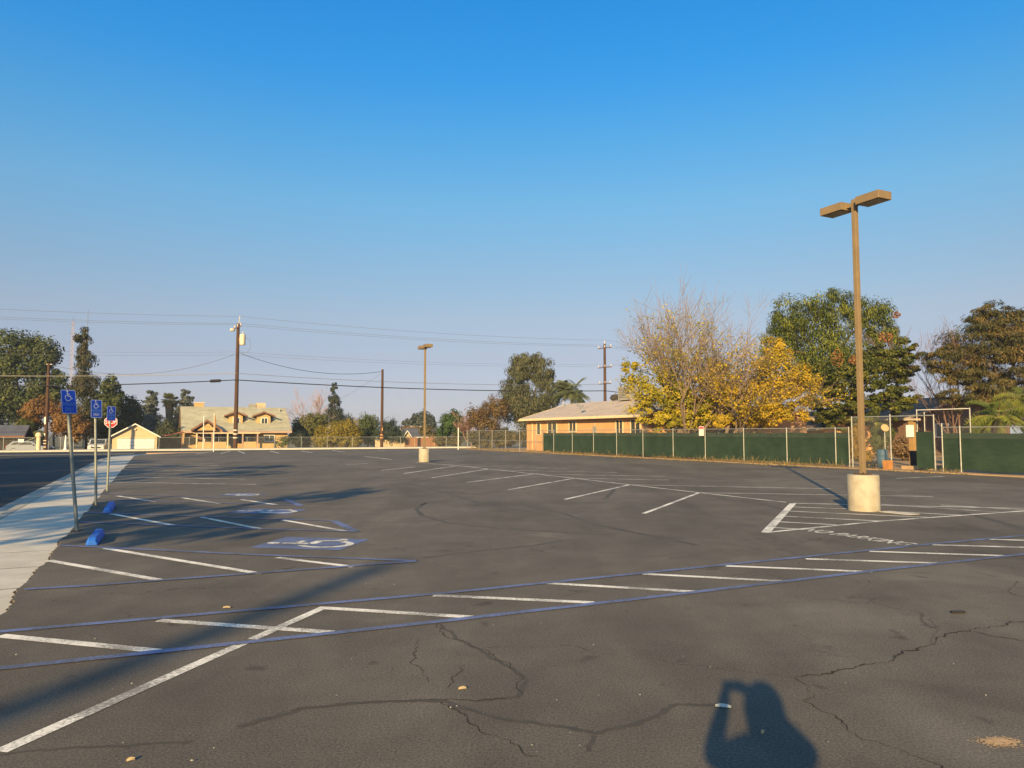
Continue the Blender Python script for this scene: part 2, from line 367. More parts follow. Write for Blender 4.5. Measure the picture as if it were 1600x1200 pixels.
# cracks, old sealant and tyre marks
M_crack = mat('crack dirt', (.040, .036, .031), (.020, .018, .016), 4, .95, world=True)
M_seal = mat('old crack sealant', (.060, .054, .046), (.080, .072, .060), 7, .85, world=True)
def wander(px, amp, step=.05, seed=1):
    r = random.Random(seed); pts = [G(*p) for p in px]; out = []; off = 0
    for a, b in zip(pts[:-1], pts[1:]):
        L = (b-a).length; n = max(2, int(L/step)); d = (b-a)/n; nn = Vector((-d.y, d.x, 0)).normalized()
        for i in range(n):
            off = off*.85 + r.uniform(-amp, amp)*2.2; out.append(a + d*i + nn*off)
    return out + [pts[-1]]
def cracks(name, m, specs, z, label=None):
    mb = MB(); r = random.Random(5)
    for i, (px, w0, amp) in enumerate(specs):
        pts = wander(px, amp, .035, i+3); mb.ribbon(pts, [w0*(.25 + .75*abs(math.sin(k*.13+i))) * r.uniform(.35, 1.5) for k, _ in enumerate(pts)] if amp > .007 else [w0*r.uniform(.7, 1.2) for _ in pts], z)
    o = mb.build(name, m, lot); o['label'] = label
cracks('crack', M_crack, [
    ([(1238, 1058), (1330, 1045), (1400, 1032), (1442, 1012), (1500, 992), (1530, 983), (1640, 965)], .020, .012),
    ([(1522, 986), (1560, 994), (1640, 1010)], .016, .01),
    ([(1240, 1060), (1262, 1085), (1252, 1095), (1300, 1115), (1345, 1150), (1420, 1180), (1470, 1205)], .010, .010),
    ([(600, 1098), (670, 1093), (740, 1096), (790, 1092)], .010, .01),
    ([(690, 1097), (740, 1115), (770, 1145), (840, 1182)], .010, .012),
    ([(660, 955), (690, 975), (700, 995), (760, 1020), (820, 1060), (815, 1085)], .008, .012),
    ([(655, 1000), (650, 1035), (670, 1065)], .007, .012), ([(700, 1075), (725, 1040)], .007, .012),
    ([(760, 1012), (900, 1010), (1000, 1030), (1100, 1043), (1238, 1058)], .006, .012),
    ([(1100, 905), (1180, 893), (1240, 905)], .008, .02), ([(1150, 862), (1230, 850), (1300, 838)], .010, .02),
    ([(1590, 908), (1575, 925), (1610, 935)], .010, .01), ([(370, 1140), (480, 1105), (600, 1098)], .006, .01)], .0022, 'dark cracks across the asphalt')
cracks('crack_sealant', M_seal, [
    ([(370, 1135), (470, 1108), (600, 1096), (690, 1098), (800, 1128), (930, 1148), (1000, 1130), (1060, 1102), (1130, 1100)], .045, .006),
    ([(690, 975), (720, 1000), (780, 1035), (825, 1065), (810, 1090), (740, 1097)], .035, .006),
    ([(0, 1180), (150, 1168), (300, 1158)], .03, .005), ([(925, 1150), (920, 1175)], .03, .005)], .0014, 'old dark sealant along cracks')
M_tyre = mat('tyre rubber stain', (.062, .056, .049), (.086, .078, .066), 1.1, .85, world=True)
cracks('tyre_mark', M_tyre, [
    ([(617, 797), (660, 788), (668, 786)], .06, .0), ([(665, 786), (650, 795), (660, 806), (700, 817), (780, 826), (900, 833), (960, 836)], .10, .0),
    ([(640, 756), (700, 771), (760, 790), (830, 800)], .10, .0), ([(820, 790), (880, 802), (930, 820), (1010, 836), (1090, 852)], .12, .0),
    ([(660, 872), (740, 862), (830, 853), (880, 845)], .08, .0), ([(600, 757), (640, 757)], .08, .0),
    ([(905, 752), (960, 765), (945, 780)], .12, .0), ([(1240, 800), (1200, 790), (1120, 778)], .15, .0), ([(1500, 800), (1560, 815), (1640, 838)], .16, .0)], .0008, 'curved dark tyre marks')

# ================================================================== vegetation
def leaf_mesh(name, Cn, Nr, size, mat_, parent, tint, aspect=.55, roll=None, tang=None):
    """many small leaf faces: centres Cn (n,3), normals Nr, sizes (n,), tint (n,)"""
    n = len(Cn); rs = np.random.RandomState(n % 9973 + 1)
    Nr = Nr/np.maximum(np.linalg.norm(Nr, axis=1, keepdims=True), 1e-6)
    T = rs.normal(size=(n, 3)) if tang is None else tang + rs.normal(size=(n, 3))*.25
    T -= Nr*(T*Nr).sum(1, keepdims=True); T /= np.maximum(np.linalg.norm(T, axis=1, keepdims=True), 1e-6)
    B = np.cross(Nr, T); s = size[:, None]
    V = np.stack([Cn - T*s*.5, Cn + B*s*.5*aspect + Nr*s*.08, Cn + T*s*.5, Cn - B*s*.5*aspect + Nr*s*.08], 1).reshape(-1, 3)
    me = bpy.data.meshes.new(name); me.vertices.add(4*n); me.vertices.foreach_set('co', V.astype(np.float32).ravel())
    me.loops.add(4*n); me.loops.foreach_set('vertex_index', np.arange(4*n, dtype=np.int32))
    me.polygons.add(n); me.polygons.foreach_set('loop_start', np.arange(0, 4*n, 4, dtype=np.int32))
    try: me.polygons.foreach_set('loop_total', np.full(n, 4, dtype=np.int32))
    except Exception: pass
    a = me.attributes.new('tint', 'FLOAT', 'FACE'); a.data.foreach_set('value', np.clip(tint, 0, 1).astype(np.float32))
    me.materials.append(mat_); me.update(calc_edges=True); me.validate()
    o = bpy.data.objects.new(name, me); C.objects.link(o)
    if parent: o.parent = parent
    return o
def crown_points(cl, n, puff, seed, flat=1.0, inner=.5, npuff=None):
    """cl: list of (centre, (rx,ry,rz)); returns leaf centres, outward normals, per-leaf tint"""
    n = int(n*2.3); npuff = int((npuff or 90)*1.7); puff = puff*1.08; inner = min(inner, .28)
    rs = np.random.RandomState(seed); wts = np.array([r[0]*r[2] for _, r in cl]); wts = wts/wts.sum()
    Cs, Ns, Ts = [], [], []
    for (c, r), wt in zip(cl, wts):
        c = np.array(c); r = np.array(r); k = max(6, int((npuff or 90)*wt)); m = max(4, int(n*wt/k))
        d = rs.normal(size=(k, 3)); d /= np.linalg.norm(d, axis=1, keepdims=True)
        rad = inner + (1-inner)*rs.uniform(size=(k, 1))**.6
        pc = c + d*r*rad*(1-puff*.45); pt = rs.uniform(.15, .85, size=k); pr = puff*min(r)*rs.uniform(.6, 1.25, size=k)
        for j in range(k):
            q = rs.normal(size=(m, 3)); q /= np.linalg.norm(q, axis=1, keepdims=True)
            rr = rs.uniform(size=(m, 1))**.45
            Cs.append(pc[j] + q*rr*pr[j]*np.array([1, 1, flat])); Ns.append(q*.8 + d[j]*.5 + rs.normal(size=(m, 3))*.45 + np.array([0, 0, .25]))
            Ts.append(pt[j]*.6 + rs.uniform(size=m)*.4)
    return np.concatenate(Cs), np.concatenate(Ns), np.concatenate(Ts)
M_bark = mat('tree bark', (.13, .095, .065), (.07, .05, .035), 3, .9, bmp=.4, stretch=(1, 1, .3))
M_pbark = mat('pale tree bark', (.21, .155, .125), (.13, .095, .078), 3, .9, stretch=(1, 1, .3))
def limbs(mb, base, h, r0, targets, seed):
    r = random.Random(seed); top = Vector((base[0] + r.uniform(-.2, .2), base[1] + r.uniform(-.2, .2), base[2] + h))
    b = Vector(base); mid = b.lerp(top, .5) + Vector((r.uniform(-.15, .15), r.uniform(-.15, .15), 0))
    r0 = r0*.75
    mb.tube([b - Vector((0, 0, .1)), b + Vector((0, 0, h*.06)), mid, top], [r0*1.35, r0*1.05, r0*.85, r0*.6], 8)
    for t in targets:
        t = Vector(t); s = b.lerp(top, r.uniform(.65, 1.0)); m = s.lerp(t, .5) + Vector((0, 0, .1*(t-s).length))
        mb.tube([s, m, t], [r0*.45, r0*.3, r0*.08], 6)
def tree(kind, label, cl, Y, base_px, n=5000, leaf=.3, cols=((.02, .035, .012), (.04, .065, .02), (.075, .10, .03)), r0=.2, group=None, cat='tree', puff=.38,
         flat=1.0, aspect=.6, seed=1, ground=GZ, depthf=.85, bark=None, npuff=None, inner=.5, trans=.2, trunk=True, drop=0, up=0.0, hor=False):
    k = Y/F; bx = P(base_px, 690, Y).x; base = Vector((bx, Y, ground))
    t = thing(kind, label, cat, base, 0, group)
    ell = []
    for e in cl:
        dy = e[4] if len(e) > 4 else 0; c = P(e[0], e[1], Y + dy) - base; ell.append((tuple(c), (e[2]*k, e[2]*k*depthf, e[3]*k)))
    Cn, Nr, ti = crown_points(ell, n, puff, seed, flat, inner, npuff)
    ok = Cn[:, 2] > .05; Cn, Nr, ti = Cn[ok], Nr[ok], ti[ok]; rs = np.random.RandomState(seed)
    tang = None
    if up: tang = Nr*.6 + np.array([0, 0, up])
    if hor: tang = Nr*np.array([1, 1, 0])*1.2 + np.array([0, 0, .1]); Nr = Nr*.8 + np.array([0, -.25, .5])
    if drop: tang = np.tile(np.array([0, 0, -1.0]), (len(Cn), 1)); Nr = Nr*np.array([1, 1, .3])
    leaf_mesh('crown' if trunk or cat == 'tree' else 'foliage', Cn, Nr, leaf*rs.uniform(.6, 1.35, size=len(Cn)), leafmat('leaves of ' + label, *cols, trans), t, ti, aspect, tang=tang)
    mb = MB(); big = sorted(ell, key=lambda e: -e[1][0])[:6]
    lo = min(e[0][2] - e[1][2] for e in ell); h = max(.4, min(lo + .45*(max(e[0][2] for e in ell)-lo), max(e[0][2] for e in ell)*.75))
    limbs(mb, (0, 0, 0), h, r0, [e[0] for e in big], seed)
    mb.build('trunk' if trunk else 'stems', bark or M_bark, t)
    return t
DG = ((.030, .044, .016), (.055, .078, .026), (.115, .130, .048))
PINE = ((.012, .022, .008), (.042, .060, .017), (.13, .14, .038))
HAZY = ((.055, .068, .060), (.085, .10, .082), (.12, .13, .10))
# --- far left
tree('pine_tree', 'broad dark green pine with rounded lumpy crown at the far left edge', [(-35, 575, 60, 62), (20, 560, 55, 50), (70, 555, 38, 42), (40, 620, 60, 45), (-20, 640, 60, 50), (85, 610, 30, 45)], 104, 30, 13000, .42, PINE, .45, seed=3, puff=.34, npuff=170)
tree('cypress_tree', 'tall ragged narrow conifer with a dying top above the blue signs', [(130, 530, 14, 24), (133, 565, 20, 28), (133, 605, 27, 36), (140, 650, 36, 42)], 100, 135, 7000, .34, ((.022, .03, .016), (.045, .052, .022), (.12, .085, .045)), .25, seed=4, puff=.42, npuff=120, up=1.0, aspect=.4)
tree('dark_tree', 'dark green rounded tree behind the third blue sign', [(172, 625, 22, 45), (165, 660, 30, 35)], 99, 170, 5000, .34, PINE, .3, seed=5)
tree('dark_tree', 'dark green rounded tree beside the cream garage roof', [(203, 648, 21, 36), (190, 672, 26, 24)], 103, 203, 4500, .34, ((.018, .034, .016), (.032, .055, .024), (.06, .08, .03)), .3, seed=6)
tree('autumn_tree', 'orange brown autumn tree behind the short wooden pole', [(65, 640, 34, 24), (100, 655, 32, 30), (120, 670, 24, 22), (45, 662, 22, 18)], 93, 85, 6000, .25, ((.14, .058, .018), (.20, .10, .028), (.22, .15, .04)), .18, seed=7, puff=.34)
tree('green_bush', 'yellow green bush beside the grey carport roof', [(38, 668, 22, 16), (55, 682, 20, 14)], 91, 45, 2600, .2, ((.045, .07, .014), (.09, .11, .022), (.16, .14, .03)), .08, seed=8, cat='bush', trunk=False)
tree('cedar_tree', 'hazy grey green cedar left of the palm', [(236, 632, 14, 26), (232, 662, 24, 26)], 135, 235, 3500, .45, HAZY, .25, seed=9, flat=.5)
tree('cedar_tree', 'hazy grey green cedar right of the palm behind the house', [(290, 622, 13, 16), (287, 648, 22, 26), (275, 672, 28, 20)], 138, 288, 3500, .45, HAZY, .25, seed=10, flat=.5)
tree('grey_bush', 'low grey green shrubs between garage and house', [(262, 672, 20, 18), (245, 685, 18, 14), (278, 684, 14, 14)], 104, 262, 2600, .26, ((.035, .048, .026), (.06, .075, .04), (.10, .105, .055)), .1, seed=11, cat='bush', trunk=False)
# --- right of the house
tree('olive_tree', 'rounded olive green tree right of the house', [(482, 668, 28, 27), (497, 660, 20, 20), (465, 680, 18, 20)], 109, 482, 5000, .26, ((.055, .065, .018), (.10, .105, .03), (.17, .155, .05)), .2, seed=12)
tree('dark_bush', 'small dark bush at the right corner of the house', [(468, 686, 14, 16), (476, 692, 12, 12)], 99, 470, 1600, .22, ((.012, .02, .015), (.022, .032, .02), (.035, .045, .025)), .1, seed=13, cat='bush', trunk=False)
tree('spruce_tree', 'slim dark spruce rising behind the yellow bush', [(522, 606, 6, 14), (522, 628, 11, 18), (523, 650, 17, 18), (535, 660, 22, 16)], 122, 522, 4200, .32, ((.028, .038, .03), (.045, .058, .04), (.08, .085, .05)), .2, seed=14, up=.6, aspect=.4)
tree('yellow_bush', 'large yellow green bush behind the chain link fence', [(525, 678, 36, 24), (545, 672, 24, 20), (505, 688, 24, 16), (548, 690, 26, 14)], 98, 528, 7500, .2, ((.10, .10, .014), (.20, .16, .018), (.33, .235, .025)), .12, seed=15, cat='bush', trunk=False)
tree('green_tree', 'green feathery tree right of the yellow bush', [(575, 664, 20, 20), (582, 682, 18, 16), (565, 680, 14, 18)], 104, 575, 4000, .26, ((.032, .05, .018), (.06, .085, .025), (.12, .13, .04)), .15, seed=16, drop=1, aspect=.35)
tree('blue_green_tree', 'dark bluish green shrub behind the bare brown pole', [(608, 672, 20, 20), (600, 684, 22, 14), (622, 682, 14, 14)], 101, 606, 4200, .25, ((.018, .034, .024), (.035, .055, .038), (.07, .09, .055)), .15, seed=17, up=1.2, aspect=.3)
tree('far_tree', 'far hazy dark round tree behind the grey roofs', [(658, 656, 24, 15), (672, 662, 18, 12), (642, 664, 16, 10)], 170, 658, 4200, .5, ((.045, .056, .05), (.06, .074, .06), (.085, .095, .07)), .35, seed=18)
tree('rusty_tree', 'small rusty orange tree left of the grey roofs', [(634, 672, 11, 7), (650, 672, 10, 6)], 140, 640, 1200, .4, ((.15, .085, .04), (.19, .12, .06), (.2, .15, .08)), .15, seed=19)
tree('bright_green_tree', 'bright green bushy tree behind the lone white fence post', [(707, 660, 20, 20), (722, 672, 16, 18), (695, 676, 14, 16)], 112, 708, 5000, .28, ((.018, .045, .01), (.04, .085, .018), (.10, .15, .03)), .22, seed=20)
tree('brush_tree', 'thin brown tangled brush right of the grey roof', [(665, 672, 16, 8), (690, 684, 16, 12), (676, 682, 14, 8)], 116, 680, 1600, .26, ((.075, .06, .025), (.12, .10, .04), (.17, .14, .06)), .1, seed=21, cat='bush', trunk=False, puff=.5)
tree('red_tree', 'reddish brown half bare tree left of the tall willow', [(775, 640, 24, 28), (748, 650, 24, 20), (765, 668, 30, 20)], 99, 768, 5200, .22, ((.09, .045, .025), (.13, .085, .03), (.16, .12, .05)), .22, seed=22, puff=.42)
tree('willow_tree', 'tall grey green willow behind the orange building', [(812, 585, 22, 36), (845, 580, 24, 32), (858, 615, 17, 42), (800, 625, 26, 42), (832, 640, 42, 44), (822, 570, 24, 24)], 102, 828, 15000, .34,
     ((.038, .045, .020), (.070, .078, .036), (.135, .125, .060)), .45, seed=23, drop=1, aspect=.28, puff=.36, npuff=190)
# --- right, behind the green fence
tree('pine_tree', 'big dense pine behind the yellow trees and tall lamp', [(1240, 500, 50, 42), (1300, 482, 52, 34), (1360, 495, 46, 38), (1215, 545, 38, 40), (1290, 555, 75, 70), (1380, 540, 40, 48)], 66, 1300, 20000, .26, ((.014, .026, .004), (.080, .105, .012), (.24, .245, .030)), .45, seed=24, npuff=240, puff=.3, ground=.03, up=.9, aspect=.3)
tree('broadleaf_tree', 'broad green tree with spreading branches beside the open gate', [(1320, 590, 70, 42), (1380, 570, 48, 40), (1400, 620, 40, 40), (1290, 635, 42, 30), (1350, 640, 55, 28), (1415, 560, 24, 40), (1330, 658, 80, 18)], 56, 1345, 17000, .21,
     ((.012, .022, .004), (.060, .074, .010), (.20, .18, .026)), .35, seed=25, npuff=230, puff=.3, flat=.45, ground=.03)
def clump(kind, label, cl, Y, n, leaf, cols, par=None): ...
tree('acacia_tree', 'wide feathery brown green tree at the right edge', [(1540, 540, 80, 60), (1610, 530, 80, 64), (1500, 575, 62, 40), (1570, 610, 80, 45), (1640, 600, 60, 60), (1550, 500, 50, 34), (1520, 620, 60, 26), (1590, 645, 60, 24), (1470, 560, 36, 34)], 52, 1570, 21000, .36,
     ((.026, .034, .010), (.072, .066, .020), (.23, .15, .052)), .34, seed=26, npuff=270, puff=.34, flat=.35, ground=.03, aspect=.16, hor=True)
tree('vine_bush', 'golden yellow vine bush just inside the open gate', [(1340, 700, 14, 26), (1352, 715, 16, 16), (1338, 675, 10, 16)], 37.5, 1345, 2800, .10, ((.14, .10, .012), (.26, .16, .016), (.40, .25, .03)), .05, seed=27, cat='bush', trunk=False, ground=.03)
tree('shrub', 'leafy green shrub behind the blue barrel', [(1372, 690, 16, 26), (1384, 676, 16, 18)], 40, 1375, 2600, .12, ((.035, .05, .012), (.07, .085, .022), (.13, .13, .04)), .05, seed=28, cat='bush', trunk=False, ground=.03)
tree('shrub', 'dry brown shrub at the back of the gated yard', [(1408, 700, 20, 18), (1422, 706, 14, 14)], 45, 1412, 1800, .14, ((.10, .055, .025), (.16, .10, .05), (.2, .15, .08)), .05, seed=29, cat='bush', trunk=False, ground=.03)
tree('shrub', 'dark bush under the front windows of the far house', [(414, 694, 16, 10)], 102, 414, 1500, .2, ((.012, .025, .01), (.025, .045, .015), (.05, .07, .025)), .05, seed=30, cat='bush', trunk=False)
tree('shrub', 'light green bush at the right end of the far house wall', [(440, 690, 14, 13)], 101, 440, 1500, .2, ((.04, .065, .012), (.08, .11, .02), (.13, .15, .03)), .05, seed=31, cat='bush', trunk=False)
tree('shrub', 'dark hedge clump left of the far house porch', [(262, 695, 26, 6), (300, 692, 10, 8)], 99, 280, 1500, .2, ((.015, .028, .01), (.028, .045, .014), (.05, .065, .02)), .05, seed=32, cat='bush', trunk=False)
tree('olive_shrub', 'tangled olive brown shrubs behind the bare tall fence left of the orange building', [(750, 684, 24, 14), (790, 682, 28, 16), (822, 684, 18, 16), (770, 692, 40, 9)], 92, 780, 4200, .24, ((.05, .045, .018), (.10, .085, .03), (.17, .13, .05)), .06, seed=35, cat='bush', trunk=False, ground=.0)
tree('olive_shrub', 'dull green brown shrubs behind the far fence left of the lone white post', [(690, 690, 20, 9), (712, 688, 14, 12), (672, 692, 12, 7)], 104, 690, 1800, .24, ((.05, .045, .02), (.09, .08, .03), (.15, .12, .05)), .06, seed=36, cat='bush', trunk=False)
tree('small_tree', 'small dark tree beyond the air cooler roof', [(962, 622, 9, 6)], 140, 962, 900, .35, ((.05, .04, .03), (.08, .065, .05), (.1, .09, .06)), .15, seed=33)
tree('far_tree', 'low distant trees behind the brown neighbour roof', [(1215, 655, 30, 10), (1180, 650, 22, 12)], 95, 1205, 1600, .35, ((.03, .04, .015), (.055, .07, .022), (.09, .10, .03)), .15, seed=34, ground=.03)

# --- autumn trees with bare tops: recursive limbs
def grow(mb, p, d, L, r, depth, rg, out, upw=.25, spread=.55, minr=.006, twigs=True):
    n = 4 if depth > 1 else 3; pts = [Vector(p)]; rad = [r]
    for i in range(n):
        d = (d + Vector((rg.gauss(0, .10), rg.gauss(0, .10), upw*.22 + rg.gauss(0, .05)))).normalized()
        pts.append(pts[-1] + d*L/n); rad.append(max(minr, r*(1 - .5*(i+1)/n)))
    mb.tube(pts, rad, 7 if r > .05 else (4 if r > .02 else 3), caps=False)
    for q in pts[1:]: out.append((q, depth, d))
    if depth == 0: return
    k = rg.randint(3, 4) if depth > 1 else rg.randint(3, 4)
    for i in range(k):
        t = rg.uniform(.35, 1.0) if i else 1.0; j = min(n-1, int(t*n)); s = pts[j].lerp(pts[j+1], t*n-j) if t < 1 else pts[-1]
        ax = Vector((rg.gauss(0, 1), rg.gauss(0, 1), rg.gauss(0, .5))).normalized(); nd = (d + ax*spread*rg.uniform(.6, 1.3)).normalized()
        grow(mb, s, nd, L*rg.uniform(.55, .8), max(minr, rad[j]*.6), depth-1, rg, out, upw, spread, minr)
def bare_tree(kind, label, base, stems, depth, L, r0, seed, leaves=None, bark=None, upw=.35, spread=.55, minr=.008, cat='tree'):
    rg = random.Random(seed); t = thing(kind, label, cat, base); mb = MB(); out = []
    for d, s in stems: grow(mb, (0, 0, -.1), Vector(d).normalized(), L*s, r0, depth, rg, out, upw, spread, minr)
    mb.build('trunk', bark or M_pbark, t)
    if leaves:
        n, size, cols, fn = leaves; rs = np.random.RandomState(seed); pts = [o for o in out if o[1] <= 2]
        Cn, ti = [], []
        wt = np.array([fn(o[0]) for o in pts]); wt = wt/wt.sum(); idx = rs.choice(len(pts), size=n//9, p=wt)
        for i in idx:
            p = np.array(pts[i][0]); tb = rs.uniform(.1, .8)
            for q in range(9): Cn.append(p + rs.normal(size=3)*np.array([.22, .22, .17])); ti.append(tb + rs.uniform(-.15, .25))
        Cn = np.array(Cn); Nr = rs.normal(size=(len(Cn), 3)) + np.array([0, -.4, .6])
        leaf_mesh('crown', Cn, Nr, size*rs.uniform(.6, 1.4, size=len(Cn)), leafmat('leaves of ' + label, *cols, .35), t, np.array(ti), .5)
    return t
YEL = ((.085, .12, .014), (.30, .25, .018), (.58, .44, .035))
def fan(n, rg, tilt0, tilt1, az0=0, az1=6.283, bias=(0, 0)):
    out = []
    for i in range(n):
        az = az0 + (az1-az0)*(i + rg.uniform(0, .8))/n; tl = rg.uniform(tilt0, tilt1)
        out.append(((math.cos(az)*math.sin(tl)+bias[0], math.sin(az)*math.sin(tl)+bias[1], math.cos(tl)), rg.uniform(.85, 1.15)))
    return out
def add_leaves(t, cl, base, Y, n, size, cols, seed, label, puff=.42):
    k = Y/F; ell = []
    for e in cl:
        c = P(e[0], e[1], Y + (e[4] if len(e) > 4 else 0)) - base; ell.append((tuple(c), (e[2]*k, e[2]*k*.85, e[3]*k)))
    Cn, Nr, ti = crown_points(ell, n, puff, seed, .8, .2, 120); ok = Cn[:, 2] > 1.2
    leaf_mesh('crown', Cn[ok], Nr[ok] + np.array([0, -.5, .3]), size*np.random.RandomState(seed).uniform(.6, 1.4, ok.sum()), leafmat('leaves of ' + label, *cols, .35), t, ti[ok], .5)
rgf = random.Random(42)
b1 = Vector((P(1066, 690, 52.5).x, 52.5, .03)); b2 = Vector((P(1126, 690, 51).x, 51.0, .03))
L1 = 'half bare yellow leaved tree with a fan of bare twigs, left of the fence notice'
t = bare_tree('autumn_tree', L1, b1, fan(12, rgf, .12, .92), 4, 4.75, .15, 11, (5200, .16, YEL, lambda p: 1/(1+math.exp((p.z-7.0)/1.2)) + .03), upw=.14, spread=.52, minr=.0075)
add_leaves(t, [(1020, 600, 46, 42), (1062, 625, 52, 34), (1000, 640, 28, 28), (1090, 650, 46, 26), (1035, 655, 40, 22), (1105, 600, 30, 30), (985, 585, 18, 30), (1110, 640, 34, 30), (1120, 580, 30, 26)], b1, 51.6, 6600, .18, YEL, 12, L1, .36)
YEL2 = ((.10, .10, .012), (.36, .255, .016), (.64, .43, .03))
L2 = 'golden leaved tree with long spreading branches in front of the big pine'
t = bare_tree('autumn_tree', L2, b2, fan(8, rgf, .25, 1.0, bias=(.3, 0)), 4, 3.5, .15, 23, (6500, .17, YEL2, lambda p: 1/(1+math.exp((p.z-6.0-.25*p.x)/1.0)) + .02), upw=.12, spread=.52, minr=.008)
add_leaves(t, [(1150, 610, 50, 40), (1205, 590, 50, 46), (1245, 600, 34, 40), (1190, 645, 56, 26), (1215, 545, 30, 28), (1130, 655, 34, 18), (1235, 645, 30, 22)], b2, 50, 7800, .18, YEL2, 24, L2, .36)
M_pink = mat('pinkish bare twigs', (.30, .20, .17), (.22, .15, .13), 3, .9)
bare_tree('bare_tree', 'bare pinkish tree behind the slim spruce', Vector((P(497, 690, 122).x, 122, GZ)), [((-.5, 0, 1), 1), ((.1, .1, 1.1), 1), ((.55, -.1, 1), 1), ((-.9, .1, .8), .9)], 4, 3.9, .12, 31, bark=M_pink, minr=.013, spread=.6, upw=.15)
bare_tree('bare_tree', 'pink red bare tree right of the bright green tree', Vector((P(737, 690, 108).x, 108, GZ)), [((-.5, 0, 1), 1), ((.1, .1, 1.1), 1), ((.55, -.1, 1), 1)], 4, 2.2, .10, 37,
          (1500, .18, ((.16, .06, .05), (.22, .09, .07), (.26, .13, .10)), lambda p: 1.0), bark=M_pink, minr=.014)
bare_tree('bare_tree', 'wispy bare twigs rising from the left side of the feathery tree', Vector((P(1500, 690, 53.5).x, 53.5, .03)), [((-.55, 0, 1), 1.0), ((-.25, .1, 1.1), 1.1), ((.25, .1, 1.1), 1.15), ((.6, 0, 1), 1.1), ((0, .2, 1), 1.15)], 4, 3.7, .09, 51, bark=mat('reddish twigs', (.16, .10, .08), (.11, .07, .055), 3, .9), upw=.16, spread=.5, minr=.008)
# orange dead sprigs hanging in the green broadleaf tree
for i, (px, py, rx, ry) in enumerate([(1308, 560, 10, 17), (1333, 562, 8, 8), (1384, 527, 13, 9), (1400, 492, 7, 6)]):
    Y = 53.2; k = Y/F; rs = np.random.RandomState(60+i); Cn = np.array(P(px, py, Y)) + (lambda q: q*np.minimum(1, 1.35/np.linalg.norm(q, axis=1, keepdims=True)))(rs.normal(size=(95, 3)))*np.array([rx*k*.62, .25, ry*k*.62]); Nr = rs.normal(size=(95, 3)) + np.array([0, -.6, .3]); ti = rs.uniform(size=95)
    broad = next(o for o in C.objects if o.name.startswith('broadleaf_tree'))
    lf = leaf_mesh('dead_branch', Cn - np.array(broad.location), Nr, np.full(len(Cn), .19), leafmat('orange dead leaves', (.19, .075, .025), (.30, .125, .04), (.40, .19, .07)), broad, ti, .4)
    lf['label'] = 'orange dead branch'

# --- palms
M_palmbark = mat('palm bark', (.22, .16, .10), (.13, .095, .06), 5, .95, stretch=(1, 1, 3))
def palm(kind, label, base, h, r, nf, L, cols, seed, droop=.9, leafw=.05, fan=False, skirt=False, trunk_rad=None):
    rg = random.Random(seed); t = thing(kind, label, 'palm tree', base); rs = np.random.RandomState(seed)
    lean = rg.uniform(-.15, .15)
    MB().tube([(0, 0, -.1), (lean*.3, 0, h*.5), (lean, 0, h)], [r*1.2, r, r*.85], 9).build('trunk', M_palmbark, t)
    Cn, Nr, Tg, Sz, ti = [], [], [], [], []; mb = MB()
    for i in range(nf):
        az = rg.uniform(0, 6.28); el = rg.uniform(-.35, 1.25) if not fan else rg.uniform(-.7, 1.3); d = Vector((math.cos(az)*math.cos(el), math.sin(az)*math.cos(el), math.sin(el)))
        p = Vector((lean, 0, h)); pts = [p.copy()]; tb = rg.uniform(.2, .8)
        n = 12
        for j in range(n):
            d = (d + Vector((0, 0, -droop/n*(.6 + j/n)))).normalized(); p = p + d*L/n*rg.uniform(.9, 1.1); pts.append(p.copy())
            if fan: continue
            side = d.cross(Vector((0, 0, 1))).normalized()
            for s in (-1, 1):
                for q in (0, .5):
                    tg = (side*s + d*.5 + Vector((0, 0, -.45))).normalized(); ll = L*.36*math.sin(math.pi*min(.97, (j+q+1.2)/(n+1)))
                    Cn.append(p - d*L/n*q + tg*ll*.5); Tg.append(tg); Nr.append(d.cross(tg)*.5 + Vector((0, -.55, .55))); Sz.append(ll); ti.append(tb + rg.uniform(-.15, .15))
        if fan:
            mb.tube([pts[0], pts[6]], [.03, .015], 3); c = pts[6]; side = d.cross(Vector((0, 0, 1))).normalized(); upv = side.cross(d)
            for q in range(15):
                a = (q-7)/7*1.9; tg = (d*math.cos(a) + side*math.sin(a) + Vector((0, 0, -.25))).normalized(); ll = L*.55
                Cn.append(c + tg*ll*.5); Tg.append(tg); Nr.append(upv + side*rg.uniform(-.4, .4)); Sz.append(ll); ti.append(tb + rg.uniform(-.15, .15))
        else: mb.tube(pts, [.018*(1-j/14) for j in range(n+1)], 3)
    aspect = .16 if fan else leafw
    leaf_mesh('crown', np.array(Cn), np.array([tuple(v) for v in Nr]), np.array(Sz), leafmat('fronds of ' + label, *cols), t, np.array(ti), aspect, tang=np.array([tuple(v) for v in Tg])*3)
    mb.build('frond_stalks', M_palmbark, t)
    if skirt:
        n = 700; th = rs.uniform(0, 6.28, n); z = h - rs.uniform(.1, 3.2, n)*1.0; rr = r + .42*(1 - (h - z)/4.2)*rs.uniform(.5, 1, n)
        leaf_mesh('dead_frond_skirt', np.stack([lean + rr*np.cos(th), rr*np.sin(th), z], 1), np.stack([np.cos(th), np.sin(th), .2*np.ones(n)], 1), rs.uniform(.6, 1.1, n),
                  leafmat('dead palm fronds', (.14, .09, .04), (.24, .17, .08), (.30, .22, .12)), t, rs.uniform(size=n), .2, tang=np.tile([0, 0, -3.0], (n, 1)))
    return t
palm('fan_palm', 'far fan palm with a brown skirt of dead fronds left of the house', Vector((P(263, 690, 132).x, 132, GZ)), 8.0, .34, 46, 1.75, ((.06, .075, .03), (.11, .12, .04), (.17, .16, .06)), 5, .5, fan=True, skirt=True)
